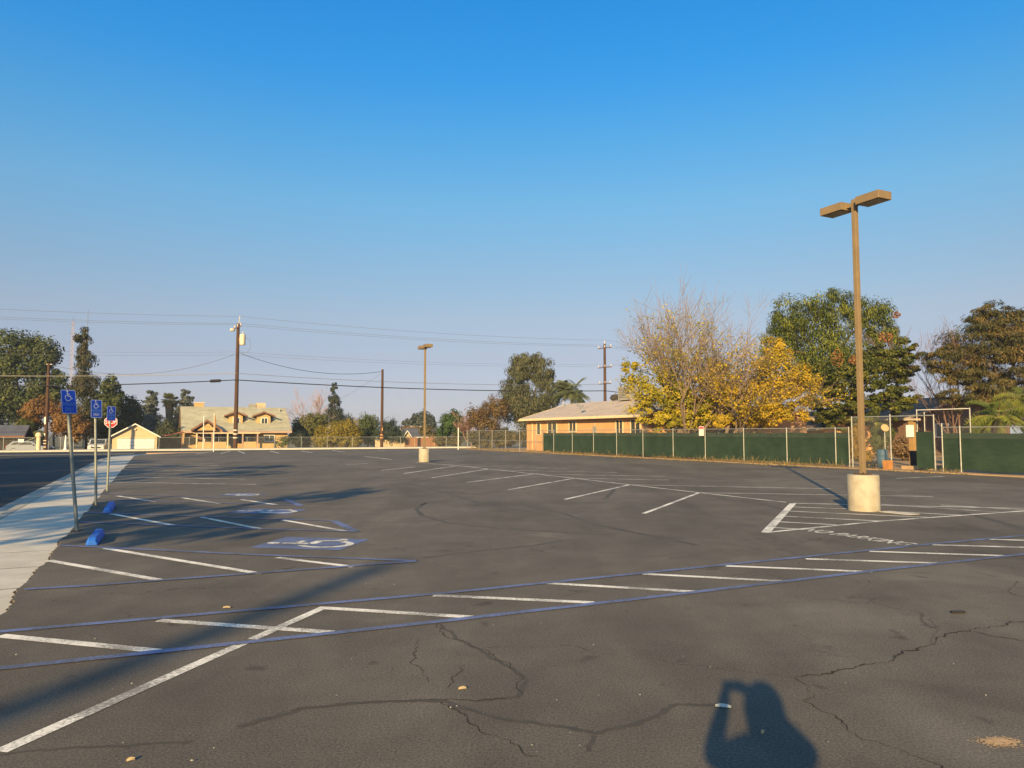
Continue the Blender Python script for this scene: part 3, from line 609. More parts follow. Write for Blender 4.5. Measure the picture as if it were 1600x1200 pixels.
palm('feather_palm', 'feathery palm rising behind the left end of the orange roof', Vector((P(893, 690, 96).x, 96, .03)), 6.9, .2, 34, 3.0, ((.05, .065, .028), (.085, .10, .045), (.13, .14, .06)), 6, 1.5, .13)
palm('feather_palm', 'young bright green feather palm behind the right hand green screen', Vector((P(1563, 690, 36).x, 36, .03)), 2.35, .11, 20, 1.95, ((.045, .075, .012), (.10, .13, .018), (.22, .22, .035)), 9, 2.3, .085)
palm('feather_palm', 'feather palm partly cut off by the right edge of the photo', Vector((P(1606, 690, 38).x, 38, .03)), 3.2, .13, 20, 2.0, ((.04, .07, .012), (.09, .115, .018), (.19, .19, .03)), 10, 2.1, .085)

# --- dry weeds, grass and fallen leaves along the fence (uncountable)
rs = np.random.RandomState(77); n = 9500
us = rs.uniform(20, 74, n); vs_ = 30.75 + rs.normal(size=n)*.28 - .08; dens = np.sin(us*1.3) + np.sin(us*.37+1) + rs.normal(size=n)*.8 > -.3
us, vs_ = us[dens], vs_[dens]; keep = ~((us > 21.5) & (us < 25.6)); us, vs_ = us[keep], vs_[keep]; n = len(us)
hh = rs.uniform(.05, .22, n)*(1 + 1.3*(rs.uniform(size=n) > .95)); lean = rs.normal(size=(n, 3))*.35; lean[:, 2] = 1
m_ = 2600; ua, ub = uv_v(1315, 31), uv_v(1140, 31); u2 = rs.uniform(ua, ub, m_); v2 = 30.72 + rs.normal(size=m_)*.17; h2 = rs.uniform(.05, .19, m_)*(1 + 1.9*(rs.uniform(size=m_) > .96))
us, vs_, hh = np.concatenate([us, u2]), np.concatenate([vs_, v2]), np.concatenate([hh, h2]); n = len(us); lean = rs.normal(size=(n, 3))*.4; lean[:, 2] = 1
Cn = np.stack([vs_*VX + us*UX, vs_*VY + us*UY, .03 + hh*.45], 1)
props(leaf_mesh('dry_grass', Cn, rs.normal(size=(n, 3))*np.array([1, 1, .1]), hh, leafmat('dry grass blades', (.09, .085, .03), (.20, .145, .06), (.32, .24, .11), .3), None, rs.uniform(size=n), .065, tang=lean*4),
      'dry tan grass and weeds along the foot of the green fence', 'dry grass', kind='stuff')
n = 2600; us = rs.uniform(18, 72, n); vs_ = 30.3 - np.abs(rs.normal(size=n))*.33; dens = np.sin(us*.9) + rs.normal(size=n)*.7 > -.1; us, vs_ = us[dens], vs_[dens]; n = len(us)
Cn = np.stack([vs_*VX + us*UX, vs_*VY + us*UY, np.full(n, .018) + np.where(vs_ > 30.2, .035, 0)], 1)
props(leaf_mesh('fallen_leaves', Cn, rs.normal(size=(n, 3))*.35 + np.array([0, 0, 1]), rs.uniform(.05, .13, n), leafmat('fallen leaves', (.20, .12, .035), (.40, .27, .06), (.52, .40, .15), .2), None, rs.uniform(size=n), .6),
      'yellow fallen leaves scattered at the foot of the fence', 'leaves', kind='stuff')
n = 170; a_ = rs.uniform(size=n); px_ = rs.uniform(-20, 1620, n); py_ = 740 + 460*rs.uniform(size=n)**1.3
Cn = np.array([tuple(G(x, y, .012)) for x, y in zip(px_, py_)]); ok = np.array([VU(Vector(c))[0] > -.9 and VU(Vector(c))[0] < 30 for c in Cn]); Cn = Cn[ok]; n = len(Cn)
props(leaf_mesh('litter', Cn, rs.normal(size=(n, 3))*.3 + np.array([0, 0, 1]), rs.uniform(.006, .02, n), leafmat('pale grit', (.25, .22, .18), (.4, .36, .3), (.6, .55, .48), 0), None, rs.uniform(size=n), .7),
      'tiny pale specks of grit and leaf scraps on the asphalt', 'litter', kind='stuff')

# ================================================================== lamps, signs, wheel stops
M_bronze = mat('tan painted lamp steel', (.215, .155, .082), (.175, .125, .066), 3, .5, .0, spec=.4)
M_lens = mat('dark lamp lens', (.035, .035, .038), None, 3, .2, spec=.6)
M_base = mat('weathered lamp base concrete', (.36, .33, .26), (.27, .235, .18), 3.5, .9, bmp=.3, lo=.3, hi=.55)
def lamp(label, foot, hgt=7.0):
    t = thing('parking_lamp', label, 'street lamp', foot, A, 'twin head lamps in the car park')
    MB().lathe([(.325, -.02), (.33, .0), (.33, .76), (.318, .785), (.0, .79)], n=40).build('concrete_base', M_base, t, True)
    b = MB().box((0, 0, .80), (.27, .27, .024))
    for sx in (-1, 1):
        for sy in (-1, 1): b.tube([(sx*.1, sy*.1, .79), (sx*.1, sy*.1, .85)], .014, 6)
    b.build('base_plate', mat('rusty base steel', (.10, .06, .035), (.05, .035, .025), 9, .7), t)
    MB().box((0, 0, (hgt+.81)/2), (.104, .104, hgt-.81)).build('pole', M_bronze, t, bevel=.008)
    MB().box((0, -.0545, 1.12), (.06, .006, .13)).build('handhole_cover', M_bronze, t)
    for s in (1, -1):
        hd = MB().box((0, s*.485, hgt-.115), (.42, .60, .18)).build('lamp_head', M_bronze, t, bevel=.01)
        MB().box((0, s*.485, hgt-.207), (.36, .52, .012)).build('lens', M_lens, hd)
        MB().box((0, s*.12, hgt-.115), (.09, .14, .10)).build('arm', M_bronze, hd)
    return t
lamp('tall tan twin head lamp in the hatched island at the right', G(1350, 797.5))
lamp('far tan twin head lamp among the bays near the middle', G(663, 721.8))

M_signb = mat('blue sign face', (.016, .085, .62), (.012, .068, .52), 6, .4)
M_signw = mat('white sign print', (.66, .70, .74), (.55, .60, .66), 9, .5)
M_signf = mat('faded sign print', (.14, .32, .62), (.10, .24, .52), 30, .5)
def rrect(w, h, r, n=5):
    out = []
    for cx, cy, a0 in ((w/2-r, h/2-r, 0), (-w/2+r, h/2-r, 90), (-w/2+r, -h/2+r, 180), (w/2-r, -h/2+r, 270)):
        out += [(cx + r*math.cos(R(a0+90*i/n)), cy + r*math.sin(R(a0+90*i/n))) for i in range(n+1)]
    return out
def parking_sign(label, foot, h, lean, face_deg, fade):
    t = thing('parking_sign', label, 'parking sign', foot, 0, 'blue accessible parking signs')
    t.rotation_euler = (-lean, 0, R(face_deg))
    M_post = mat('dull green grey post steel', (.24, .26, .23), (.17, .185, .165), 9, .55, .3, spec=.45)
    rz = 0.0                               # the whole post leans back, away from its face
    MB().tube([(0, 0, -.05), (0, 0, h-.02)], .03, 14).build('post', M_post, t, True)
    MB().tube([(0, 0, .0), (0, 0, .012)], .06, 14).build('asphalt_patch', M_seal, t)
    M = Matrix.Translation((0, 0, h-.216)) @ Matrix.Rotation(rz, 4, 'Z') @ Matrix.Translation((0, -.036, 0)) @ Matrix.Rotation(R(90), 4, 'X')
    w_, h_ = .29, .432
    p = MB().prism([(x, y, -.004) for x, y in rrect(w_, h_, .03)], (0, 0, .004), M).build('panel', M_signb, t)
    b = MB(); o_ = rrect(w_-.008, h_-.008, .028); i_ = rrect(w_-.026, h_-.026, .02); n = len(o_)
    b.add([M @ Vector((x, y, .0012)) for x, y in o_ + i_], [(i, (i+1) % n, n+(i+1) % n, n+i) for i in range(n)]); b.build('border', M_signw, p)
    s = MB(); isa(s, lambda x, y: M @ Vector(((x-.52)*.185, (y-.5)*.205 + .105, .0014)), 1.0); s.build('wheelchair_symbol', M_signw, p)
    for txt, y, wd, mm in (('PARKING', -.075, .235, M_signf), ('ONLY', -.165, .165, M_signw if fade else M_signf)):
        vs, fs = text_mesh(txt, .062, wd, .012); l = MB().add([M @ Vector((v[0]-wd/2, v[1]+y, .0014)) for v in vs], fs).build('lettering', mm, p); l['label'] = txt
    for y in (.185, -.20): MB().tube([M @ Vector((0, y, .0)), M @ Vector((0, y, .006))], .008, 8).build('bolt', M_galv, p)
    return t
parking_sign('nearest blue wheelchair parking sign on a post leaning left', G(120.5, 830), 2.50, R(9.2), 68, 0)
parking_sign('second blue wheelchair parking sign, slightly leaning, closer to the kerb line', G(150, 790), 2.50, R(3.6), 66, 1)
parking_sign('third blue wheelchair parking sign standing in front of the stop sign', G(167.5, 767.5), 2.50, R(-.6), 66, 0)
# stop sign
f = G(171.5, 718.5); t = thing('stop_sign', 'red octagonal STOP sign behind the third blue parking sign', 'stop sign', (f.x, f.y, -.035))
M_red = mat('red sign face', (.52, .018, .02), (.45, .015, .018), 5, .4)
MB().tube([(0, 0, -.1), (0, 0, 2.85)], .028, 10).build('post', M_galv, t, True)
M = Matrix.Translation((0, -.034, 2.47)) @ Matrix.Rotation(R(20), 4, 'Z') @ Matrix.Rotation(R(90), 4, 'X')
octa = lambda r: [(r*math.cos(R(22.5+45*i)), r*math.sin(R(22.5+45*i))) for i in range(8)]
p = MB().prism([(x, y, -.004) for x, y in octa(.40)], (0, 0, .004), M).build('panel', M_red, t)
b = MB(); o_, i_ = octa(.395), octa(.36); b.add([M @ Vector((x, y, .0015)) for x, y in o_+i_], [(i, (i+1) % 8, 8+(i+1) % 8, 8+i) for i in range(8)]); b.build('border', M_signw, p)
vs, fs = text_mesh('STOP', .26, .60, .01); MB().add([M @ Vector((v[0]-.30, v[1]-.13, .0015)) for v in vs], fs).build('lettering', M_signw, p)
# wheel stops
M_wst = mat('blue painted concrete', (.018, .13, .56), (.012, .095, .44), 7, .6, bmp=.15)
def wheel_stop(label, near, far, first=None):
    a, b = G(*near), G(*far); d = b-a; L = d.length; c = (a+b)/2; rz = math.atan2(d.y, d.x) - R(90)
    t = thing('wheel_stop', label, 'wheel stop', c, rz, 'blue wheel stops')
    prof = [(-.085, 0), (.085, 0), (.08, .045), (.05, .115), (-.05, .115), (-.08, .045)]
    mb = MB(); n = 6; vs = []
    for y, k in ((-L/2, .55), (-L/2+.05, 1), (L/2-.05, 1), (L/2, .55)):
        vs += [(x*(.8+.2*k), y, z*k + .001) for x, z in prof]
    fs = [tuple(range(n)), tuple(reversed(range(3*n, 4*n)))]
    for i in range(3):
        for k in range(n): fs.append((i*n+k, (i+1)*n+k, (i+1)*n+(k+1) % n, i*n+(k+1) % n))
    mb.add(vs, fs).build('block', M_wst, t, bevel=.008)
    for y in (-L*.3, L*.3): MB().tube([(0, y, .112), (0, y, .121)], .014, 8).build('anchor_pin', mat('rusty pin', (.12, .07, .045), None, 9, .7), t)
    return t
wheel_stop('nearer blue wheel stop beside the leaning sign', (143, 852.5), (155.5, 836.5))
wheel_stop('farther blue wheel stop in the second accessible bay', (167.5, 801.5), (174.5, 791))

# small things lying on the asphalt
M_leaf = mat('dry pale leaf', (.46, .37, .22), (.33, .25, .13), 30, .8)
M_leafg = mat('grey dry leaf', (.50, .52, .48), (.38, .40, .38), 30, .8)
def leaf(label, px, L, rz, m):
    t = G(*px, .004); mb = MB(); k = 6; top, bot = [], []
    for i in range(k+1):
        s = i/k; w_ = .32*L*math.sin(math.pi*s)**.8; z = .003 + .005*math.sin(math.pi*s); top.append((L*(s-.5), w_/2, z+.010)); bot.append((L*(s-.5), -w_/2, z))
    mb.add(top+bot+[(x, y, z-.002) for x, y, z in top+bot], [(i, k+1+i, k+2+i, i+1) for i in range(k)] + [(2*k+2+i, 2*k+3+i, 3*k+4+i, 3*k+3+i) for i in range(k)])
    o = mb.build('dry_leaf', m); o.location = t; o.rotation_euler = (0, 0, rz); props(o, label, 'leaf', 'dry leaves on the asphalt')
leaf('small pale yellow leaf on the asphalt at the bottom middle', (722.5, 1077), .055, .3, M_leaf)
leaf('grey green leaf lying across the left arm of the shadow', (1130, 1105), .095, -.25, M_leafg)
leaf('tiny yellow leaf inside the dark shadow of the head', (1192, 1146), .045, .8, M_leaf)
leaf('tiny pale leaf on the asphalt in the bottom left', (204, 1189), .04, .5, M_leaf)
leaf('pale leaf scrap left of the diagonal white line tip', (354, 950), .07, .1, M_leaf)
o = MB().box((0, 0, .012), (.13, .035, .02)).build('black_scrap', M_black, bevel=.004); o.location = G(1497, 958, .002); o.rotation_euler = (0, 0, R(2)); props(o, 'small black plastic scrap on the asphalt at the right', 'scrap')
mb = MB(); cc = G(1562, 1160); rr = random.Random(3)
for k in range(1100):
    a, q = rr.gauss(0, .05), rr.gauss(0, .028); s = rr.uniform(.002, .007); x, y = cc.x + a, cc.y + q + .12*a; th = rr.uniform(0, 6)
    mb.add([(x + s*math.cos(th + t), y + s*math.sin(th + t), .003 + k*.000004) for t in (0, 1.6, 3.1, 4.6)], [(0, 1, 2, 3)])
o = mb.build('patch_of_sand', mat('tan sand', (.62, .42, .24), (.40, .28, .17), 40, .95, world=True), lot); o['label'] = 'small tan patch of sand in the bottom right'; o['kind'] = 'stuff'
# utility pull box lid beside the lamp base
c = G(1405, 802.3); t = thing('utility_cover', 'pale rectangular concrete utility cover beside the tall lamp base', 'utility cover', c, A)
MB().box((0, 0, .003), (.42, .80, .014)).build('rim', M_seal, t); MB().box((0, 0, .009), (.34, .70, .016)).build('lid', M_conc, t)

# ================================================================== fences
def wires(mb, a, b, z0, z1, pitch=.12, r=.0022):
    """diamond mesh between two posts as thin three-sided wires"""
    a, b = Vector(a), Vector(b); L = (b-a).length; d = (b-a)/L; H = z1-z0; nrm = Vector((-d.y, d.x, 0))
    for sgn in (1, -1):
        s = -H
        while s < L:
            s0, s1 = s, s+H; q0, q1 = max(0, s0), min(L, s1)
            if q1 > q0:
                za, zb = (q0-s0), (q1-s0)
                if sgn < 0: za, zb = H-za, H-zb
                p, q = a + d*q0 + Vector((0, 0, z0+za)), a + d*q1 + Vector((0, 0, z0+zb)); tt = (q-p).normalized(); e = nrm.cross(tt)*r
                n0 = nrm*r; i = len(mb.v)
                mb.v += [tuple(p+n0), tuple(p-n0*.5+e*.87), tuple(p-n0*.5-e*.87), tuple(q+n0), tuple(q-n0*.5+e*.87), tuple(q-n0*.5-e*.87)]
                mb.f += [(i, i+1, i+4, i+3), (i+1, i+2, i+5, i+4), (i+2, i, i+3, i+5)]
            s += pitch
def fence(name, label, pts, h, z=0.0, screen=None, pr=.028, mid=False, mesh=True, group=None, taller=(), cover=None):
    """pts in world, posts at each; screen: list of segment indices carrying fabric"""
    o0 = Vector(pts[0]); t = thing(name, label, 'fence', (o0.x, o0.y, z), 0, group)
    q = [Vector((p[0]-o0.x, p[1]-o0.y, 0)) for p in pts]
    for i, p in enumerate(q):
        hh = h + .06 + (.12 if i in taller else 0)
        MB().tube([p + Vector((0, 0, -.15)), p + Vector((0, 0, hh))], pr, 8).build('post', M_galv, t, True)
    MB().tube([q[0] + Vector((0, 0, h)), q[-1] + Vector((0, 0, h))], pr*.75, 6).build('top_rail', M_galv, t)
    if mid: MB().tube([q[0] + Vector((0, 0, h*.5)), q[-1] + Vector((0, 0, h*.5))], pr*.6, 6).build('middle_rail', M_galv, t)
    if mesh:
        mb = MB()
        for i, (a, b) in enumerate(zip(q[:-1], q[1:])):
            wires(mb, a, b, .05 if not screen else 1.45, h)
        if mb.v: mb.build('chain_link', M_galv, t)
    return t, q
F_far = [W(.6 + 3.05*i, 90.2) for i in range(-0, 13)]
fence('chain_link_fence', 'low chain link fence across the street in front of the far house', F_far, 1.25)
fence('chain_link_fence', 'low chain link fence at the far left with diagonal brace and white sign', [W(vu_u(px, 90.2), 90.2) for px in (-70, -30, 8, 57)], 1.25)
fence('chain_link_fence', 'short low chain link fence between the short wooden pole and the white car', [W(vu_u(px, 90.2), 90.2) for px in (78, 97, 117)], 1.25)
tt = [o for o in C.objects if o.name.startswith('chain_link_fence')][1]
a, b = W(vu_u(10, 90.1), 90.05, 0) - tt.location, W(vu_u(55, 90.1), 90.05, 0) - tt.location
MB().tube([a + Vector((0, 0, .05)), b + Vector((0, 0, 1.2))], .022, 6).build('brace', M_galv, tt)
c = W(vu_u(35, 90), 90.0) - tt.location; MB().box(c + Vector((0, 0, .95)), (.5, .02, .32), A).build('sign_plate', M_whitep, tt)
# lone tall white post near the fence corner
p = G(716, 702.5); o = MB().tube([(0, 0, -.1), (0, 0, 2.25), (0, 0, 2.3)], [.05, .05, .03], 10).build('white_post', M_whitep, smooth=True); o.location = p; props(o, 'lone tall white post at the far corner of the car park', 'post')
# right hand fence along v = 31
M_screen, nt, bs = new_mat('green privacy fabric'); bs.inputs['Roughness'].default_value = .8; bs.inputs['Specular IOR Level'].default_value = .2
vec = coords(nt); f1 = noise(nt, vec, 1.2, 5); f2 = noise(nt, coords(nt, True, (1, 1, 14)), 2.2, 4); c = ramp(nt, f1, [(.3, (.0145, .031, .020)), (.7, (.026, .049, .032))])
c = mixc(nt, 1.0, c, ramp(nt, f2, [(.3, .8), (.7, 1.15)]), 'MULTIPLY'); nt.links.new(c, bs.inputs['Base Color'])
def fabric(q0, q1, z0, z1, par, seed, off, nm='privacy_screen'):
    """sagging cloth between two posts with a rumpled hem, a few mm thick"""
    rg = random.Random(seed); mb = MB(); nx, nz = 14, 5; d = (q1-q0); L = d.length; nn = Vector((-d.y, d.x, 0)).normalized(); ph = rg.uniform(0, 6)
    for side in (0, .006):
        for i in range(nx+1):
            s = i/nx
            for j in range(nz+1):
                k = j/nz; zt = z1 - .035*math.sin(math.pi*s) - .012*math.sin(9*s+ph); zb = z0 + .03*math.sin(7*s+ph) + rg.uniform(0, .012)*(side == 0)
                bul = .05*math.sin(math.pi*s)*math.sin(math.pi*k) + .012*math.sin(6*s+3*k+ph)*math.sin(math.pi*s)
                mb.v.append(tuple(q0 + d*s + nn*(off + side + bul) + Vector((0, 0, zb + (zt-zb)*k))))
    m = (nx+1)*(nz+1); w_ = nz+1
    for b0 in (0, m):
        for i in range(nx):
            for j in range(nz):
                a = b0 + i*w_ + j; mb.f.append((a, a+w_, a+w_+1, a+1))
    for i in range(nx):
        for j in (0, nz): a = i*w_+j; mb.f.append((a, a+w_, a+w_+m, a+m))
    return mb.build(nm, M_screen, par, True)
V0 = 31.0
def fp(px): return W(V0, uv_v(px, V0))
fence('chain_link_fence', 'bare tall chain link fence left of the orange building', [fp(x) for x in (731, 749, 769, 790, 812, 837, 848)], 1.93, .03, mid=True)
posts = [848, 865, 894, 927, 963, 1004, 1051, 1101, 1161, 1228, 1304, 1325]
t1, q = fence('green_fence', 'long chain link fence with dark green privacy screen left of the gate', [fp(x) for x in posts], 1.93, .03, screen=list(range(11)), group='green screened fences')
for i in range(11): fabric(q[i], q[i+1], .12, 1.72, t1, i, .055)
t2, q = fence('green_fence', 'chain link fence with dark green privacy screen right of the gate', [W(V0, u) for u in (21.0, 20.2, 17.2, 14.2, 11.1, 8.0)], 1.93, .03, screen=list(range(5)), group='green screened fences', taller=(0,))
for i in range(5): fabric(q[i], q[i+1], .10, 1.70, t2, i+20, .055)
# the gate
uA, uB, uC = uv_v(1330, V0), uv_v(1390, V0), uv_v(1458, V0)
gl = W(V0, uA, .03); t = thing('open_gate', 'tall open chain link gate frame with one green screened leaf', 'gate', gl)
lw = lambda v, u, z=0: W(v, u, z) - Vector((gl.x, gl.y, 0))
for u in (uA, uB, uC): MB().tube([lw(V0, u, -.1), lw(V0, u, 2.5 if u != uB else 2.56)], .034, 10).build('post', M_galv, t, True)
MB().tube([lw(V0, uA, 2.46), lw(V0, uC, 2.46)], .026, 8).build('top_rail', M_galv, t)
MB().tube([lw(V0+.03, uv_v(1443, V0), 1.75), lw(V0+.03, uv_v(1443, V0), 2.62)], .024, 8).build('stub_post', M_galv, t)
mb = MB(); wires(mb, lw(V0, uA), lw(V0, uB), .05, 2.42, .12, .004); mb.build('chain_link', M_galv, t)
uD = uv_v(1430, V0); lf = fabric(lw(V0, uD), lw(V0, uC), .10, 1.76, t, 55, -.02, 'gate_leaf')
fr = MB(); q0, q1 = lw(V0+.03, uD), lw(V0+.03, uC)
fr.tube([q0 + Vector((0, 0, .1)), q0 + Vector((0, 0, 1.8))], .02, 6).tube([q0 + Vector((0, 0, .9)), q1 + Vector((0, 0, .12))], .015, 6); fr.build('gate_frame', M_galv, lf)
# red and white notice fixed to the fence
un = uv_v(1094.5, 30.86); c = W(30.90, un, 1.84); t = thing('fence_notice', 'red and white notice board hung on the top of the green fence', 'notice', c, A - R(90))
M_pinks = mat('faded white notice', (.78, .66, .60), (.70, .58, .52), 12, .6); M_redp = mat('faded red print', (.60, .13, .16), (.5, .10, .13), 25, .6)
p = MB().box((0, 0, 0), (.46, .008, .60)).build('panel', M_pinks, t)
MB().box((0, -.006, .20), (.42, .003, .15)).build('red_band', M_redp, p)

# things inside the gated yard
pt = lambda px, v: W(v, uv_v(px, v), .035)
M_barrel = mat('blue plastic barrel', (.045, .12, .20), (.03, .08, .14), 4, .5)
t = thing('plastic_barrel', 'blue plastic barrel just inside the open gate', 'barrel', pt(1376, 31.9)); MB().lathe([(.2, 0), (.24, .06), (.25, .3), (.255, .32), (.25, .34), (.25, .6), (.255, .62), (.25, .64), (.23, .84), (.2, .88), (0, .88)], n=24).build('body', M_barrel, t, True)
MB().lathe([(.05, .88), (.05, .91), (0, .91)], (.1, 0, 0), 10).build('bung', M_black, t)
t = thing('orange_planter', 'orange square planter at the foot of the gate post', 'planter', pt(1384, 30.75)); MB().box((0, 0, .2), (.28, .28, .40), A, taper=1.15).build('pot', mat('orange terracotta', (.42, .19, .06), (.32, .14, .045), 5, .8), t)
MB().box((0, 0, .405), (.27, .27, .012), A).build('soil', M_dirt, t)
t = thing('low_cart', 'low dark cart beside the blue barrel', 'cart', pt(1361, 31.6)); MB().box((0, 0, .22), (.75, .45, .12), A, taper=1.1).build('tray', M_black, t)
for sx in (-1, 1):
    for sy in (-1, 1): MB().tube([W(sx*.27-.03, sy*.16, .09), W(sx*.27+.03, sy*.16, .09)], .09, 12).build('wheel', M_black, t)
t = thing('trash_bin', 'tall black bin beside the green gate leaf', 'bin', pt(1428, 32.6)); MB().box((0, 0, .40), (.3, .34, .78), A, taper=1.2).build('body', M_black, t, bevel=.02); MB().box((0, 0, .81), (.38, .43, .05), A).build('lid', M_black, t, bevel=.01)
M_dishw = mat('pale yellow plastic', (.42, .31, .16), (.34, .25, .12), 3, .6)
t = thing('basketball_backboard', 'round pale disc on a thin stand in the gated yard', 'disc', pt(1381, 34.5)); MB().tube([(0, 0, 0), (0, 0, 1.9)], .03, 8).build('stand', M_galv, t)
MB().lathe([(.0, -.03), (.19, -.03), (.21, 0), (.19, .03), (0, .03)], n=24, M=Matrix.Translation((0, -.05, 1.95)) @ Matrix.Rotation(R(70), 4, 'X')).build('disc', M_dishw, t, True)
t.name = 'round_target'
t = thing('yard_post', 'ochre post with a white board and short beam behind the gate', 'post', pt(1424, 35.0)); MB().box((0, 0, 1.15), (.22, .26, 2.3), A).build('pillar', mat('ochre stucco', (.33, .20, .075), (.26, .155, .06), 4, .9), t)
MB().box(W(-.17, .0, 1.78), (.42, .03, .62), A - R(90)).build('white_board', M_whitep, t); MB().box(W(0, -.02, 2.37), (.4, .66, .10), A).build('beam', mat('cream board', (.45, .37, .26), (.36, .29, .2), 4, .8), t)
mb = MB(); rg = random.Random(8)
o = MB().prism([W(v, u, 0) for v, u in ((31.4, uB-.2), (31.4, uD+.1), (34.5, uD-.1), (34.5, uB-.9))], (0, 0, .16)).build('dirt_mound', M_dirt); o.location = (0, 0, .036)
props(o, 'bare brown earth bank inside the gate', kind='structure')
t = thing('pipe_frame', 'white pipe frame standing above the right hand green screen', 'pipe frame', W(35.5, uv_v(1515, 35.5), .035)); qa = W(35.5, uv_v(1432, 35.5)) - W(35.5, uv_v(1515, 35.5))
for d, l in ((Vector((0, 0, 0)), 'post'), (qa, 'post')): MB().tube([d, d + Vector((0, 0, 2.9))], .03, 8).build(l, M_galv, t)
MB().tube([Vector((0, 0, 2.86)), qa + Vector((0, 0, 2.86))], .02, 8).build('crossbar', M_whitep, t)

# ================================================================== buildings
M_orange = mat('orange stucco', (.56, .32, .15), (.48, .27, .12), 1.6, .9, bmp=.2)
M_cream = mat('cream stucco', (.52, .42, .27), (.45, .36, .23), 1.6, .9, bmp=.2)
M_yellow = mat('yellow stucco', (.50, .335, .155), (.44, .29, .13), 1.6, .9, bmp=.2)
M_fascia = mat('cream fascia board', (.66, .52, .33), (.56, .43, .27), 5, .7)
M_brown = mat('brown trim', (.20, .10, .07), (.15, .075, .05), 5, .7)
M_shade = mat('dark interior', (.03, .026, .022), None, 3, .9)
def shingle(name, c0, c1):
    m, nt, bs = new_mat(name); bs.inputs['Roughness'].default_value = .92; bs.inputs['Specular IOR Level'].default_value = .15
    v = coords(nt, False, (1.0, 1.0, 1.0)); b = nt.nodes.new('ShaderNodeTexBrick'); b.inputs['Scale'].default_value = 3.2; b.inputs['Mortar Size'].default_value = .012
    b.inputs['Color1'].default_value = (*c0, 1); b.inputs['Color2'].default_value = (*c1, 1); b.inputs['Mortar'].default_value = tuple(x*.6 for x in c1) + (1,)
    sw = nt.nodes.new('ShaderNodeSeparateXYZ'); cb = nt.nodes.new('ShaderNodeCombineXYZ'); nt.links.new(v, sw.inputs[0])
    nt.links.new(sw.outputs['Y'], cb.inputs['X']); nt.links.new(sw.outputs['Z'], cb.inputs['Y']); nt.links.new(cb.outputs[0], b.inputs['Vector'])
    nt.links.new(mixc(nt, 1.0, b.outputs['Color'], ramp(nt, noise(nt, v, 1.1, 5), [(.3, .8), (.7, 1.12)]), 'MULTIPLY'), bs.inputs['Base Color']); MATS[name] = m; return m
M_roofp = shingle('pale worn roofing', (.50, .42, .36), (.44, .37, .31))
M_roofg = shingle('grey green shingles', (.40, .385, .29), (.34, .33, .25))
M_roofb = shingle('blue grey shingles', (.13, .135, .16), (.10, .105, .125))
M_roofr = shingle('brown shingles', (.20, .14, .11), (.16, .11, .085))
def gable_house(name, label, org, w, d, h, rise, wall, roofm, axis='y', over=.5, over_end=.4, cat='house', fascia=None, th=.14):
    """w along v (local x), d along u (local y); ridge along axis"""
    t = thing(name, label, cat, org, A)
    if axis == 'y':
        sec = [(0, 0), (w, 0), (w, h), (w/2, h+rise), (0, h)]; MB().prism([(x, 0, z) for x, z in sec], (0, d, 0)).build('wall', wall, t)
        k = rise/(w/2); zo = h - over*k
        rs_ = [(-over, zo+.02), (w/2, h+rise+.02), (w+over, zo+.02), (w+over, zo+th), (w/2, h+rise+th), (-over, zo+th)]
        rf = MB().prism([(x, -over_end, z) for x, z in rs_], (0, d+2*over_end, 0)).build('roof', roofm, t)
        fa = MB()
        for x in (-over-.015, w+over+.015): fa.box((x, d/2, zo+th/2-.03), (.03, d+2*over_end+.06, th+.06))
        for y in (-over_end-.02, d+over_end+.02):
            for a, b in ((rs_[0], rs_[1]), (rs_[1], rs_[2])):
                fa.prism([(a[0], y, a[1]-.05), (b[0], y, b[1]-.05), (b[0], y, b[1]+th), (a[0], y, a[1]+th)], (0, .02 if y > 0 else -.02, 0))
    else:
        sec = [(0, 0), (d, 0), (d, h), (d/2, h+rise), (0, h)]; MB().prism([(0, y, z) for y, z in sec], (w, 0, 0)).build('wall', wall, t)
        k = rise/(d/2); zo = h - over*k
        rs_ = [(-over, zo+.02), (d/2, h+rise+.02), (d+over, zo+.02), (d+over, zo+th), (d/2, h+rise+th), (-over, zo+th)]
        rf = MB().prism([(-over_end, y, z) for y, z in rs_], (w+2*over_end, 0, 0)).build('roof', roofm, t)
        fa = MB()
        for y in (-over-.015, d+over+.015): fa.box((w/2, y, zo+th/2-.03), (w+2*over_end+.06, .03, th+.06))
        for x in (-over_end-.02, w+over_end+.02):
            for a, b in ((rs_[0], rs_[1]), (rs_[1], rs_[2])):
                fa.prism([(x, a[0], a[1]-.05), (x, b[0], b[1]-.05), (x, b[0], b[1]+th), (x, a[0], a[1]+th)], (.02 if x > 0 else -.02, 0, 0))
    fa.build('fascia', fascia or M_fascia, rf)
    return t, rf
def window(par, face, c, w, h, panes=2, frame=None, lab=None):
    """face '-x' or '-y': plane the window sits in; c centre"""
    rz = R(-90) if face == '-x' else 0
    M = Matrix.Translation(c) @ Matrix.Rotation(rz, 4, 'Z')
    f = MB()
    for x in (-w/2, w/2): f.box((x, -.03, 0), (.09, .08, h+.09), M=M)
    for z in (-h/2, h/2): f.box((0, -.027, z), (w-.09, .074, .09), M=M)
    for i in range(1, panes): f.box((-w/2 + w*i/panes, -.025, 0), (.06, .07, h-.09), M=M)
    o = f.build('window', frame or M_fascia, par)
    MB().box((0, -.012, 0), (w-.05, .02, h-.05), M=M).build('pane', M_glass, o)
    return o
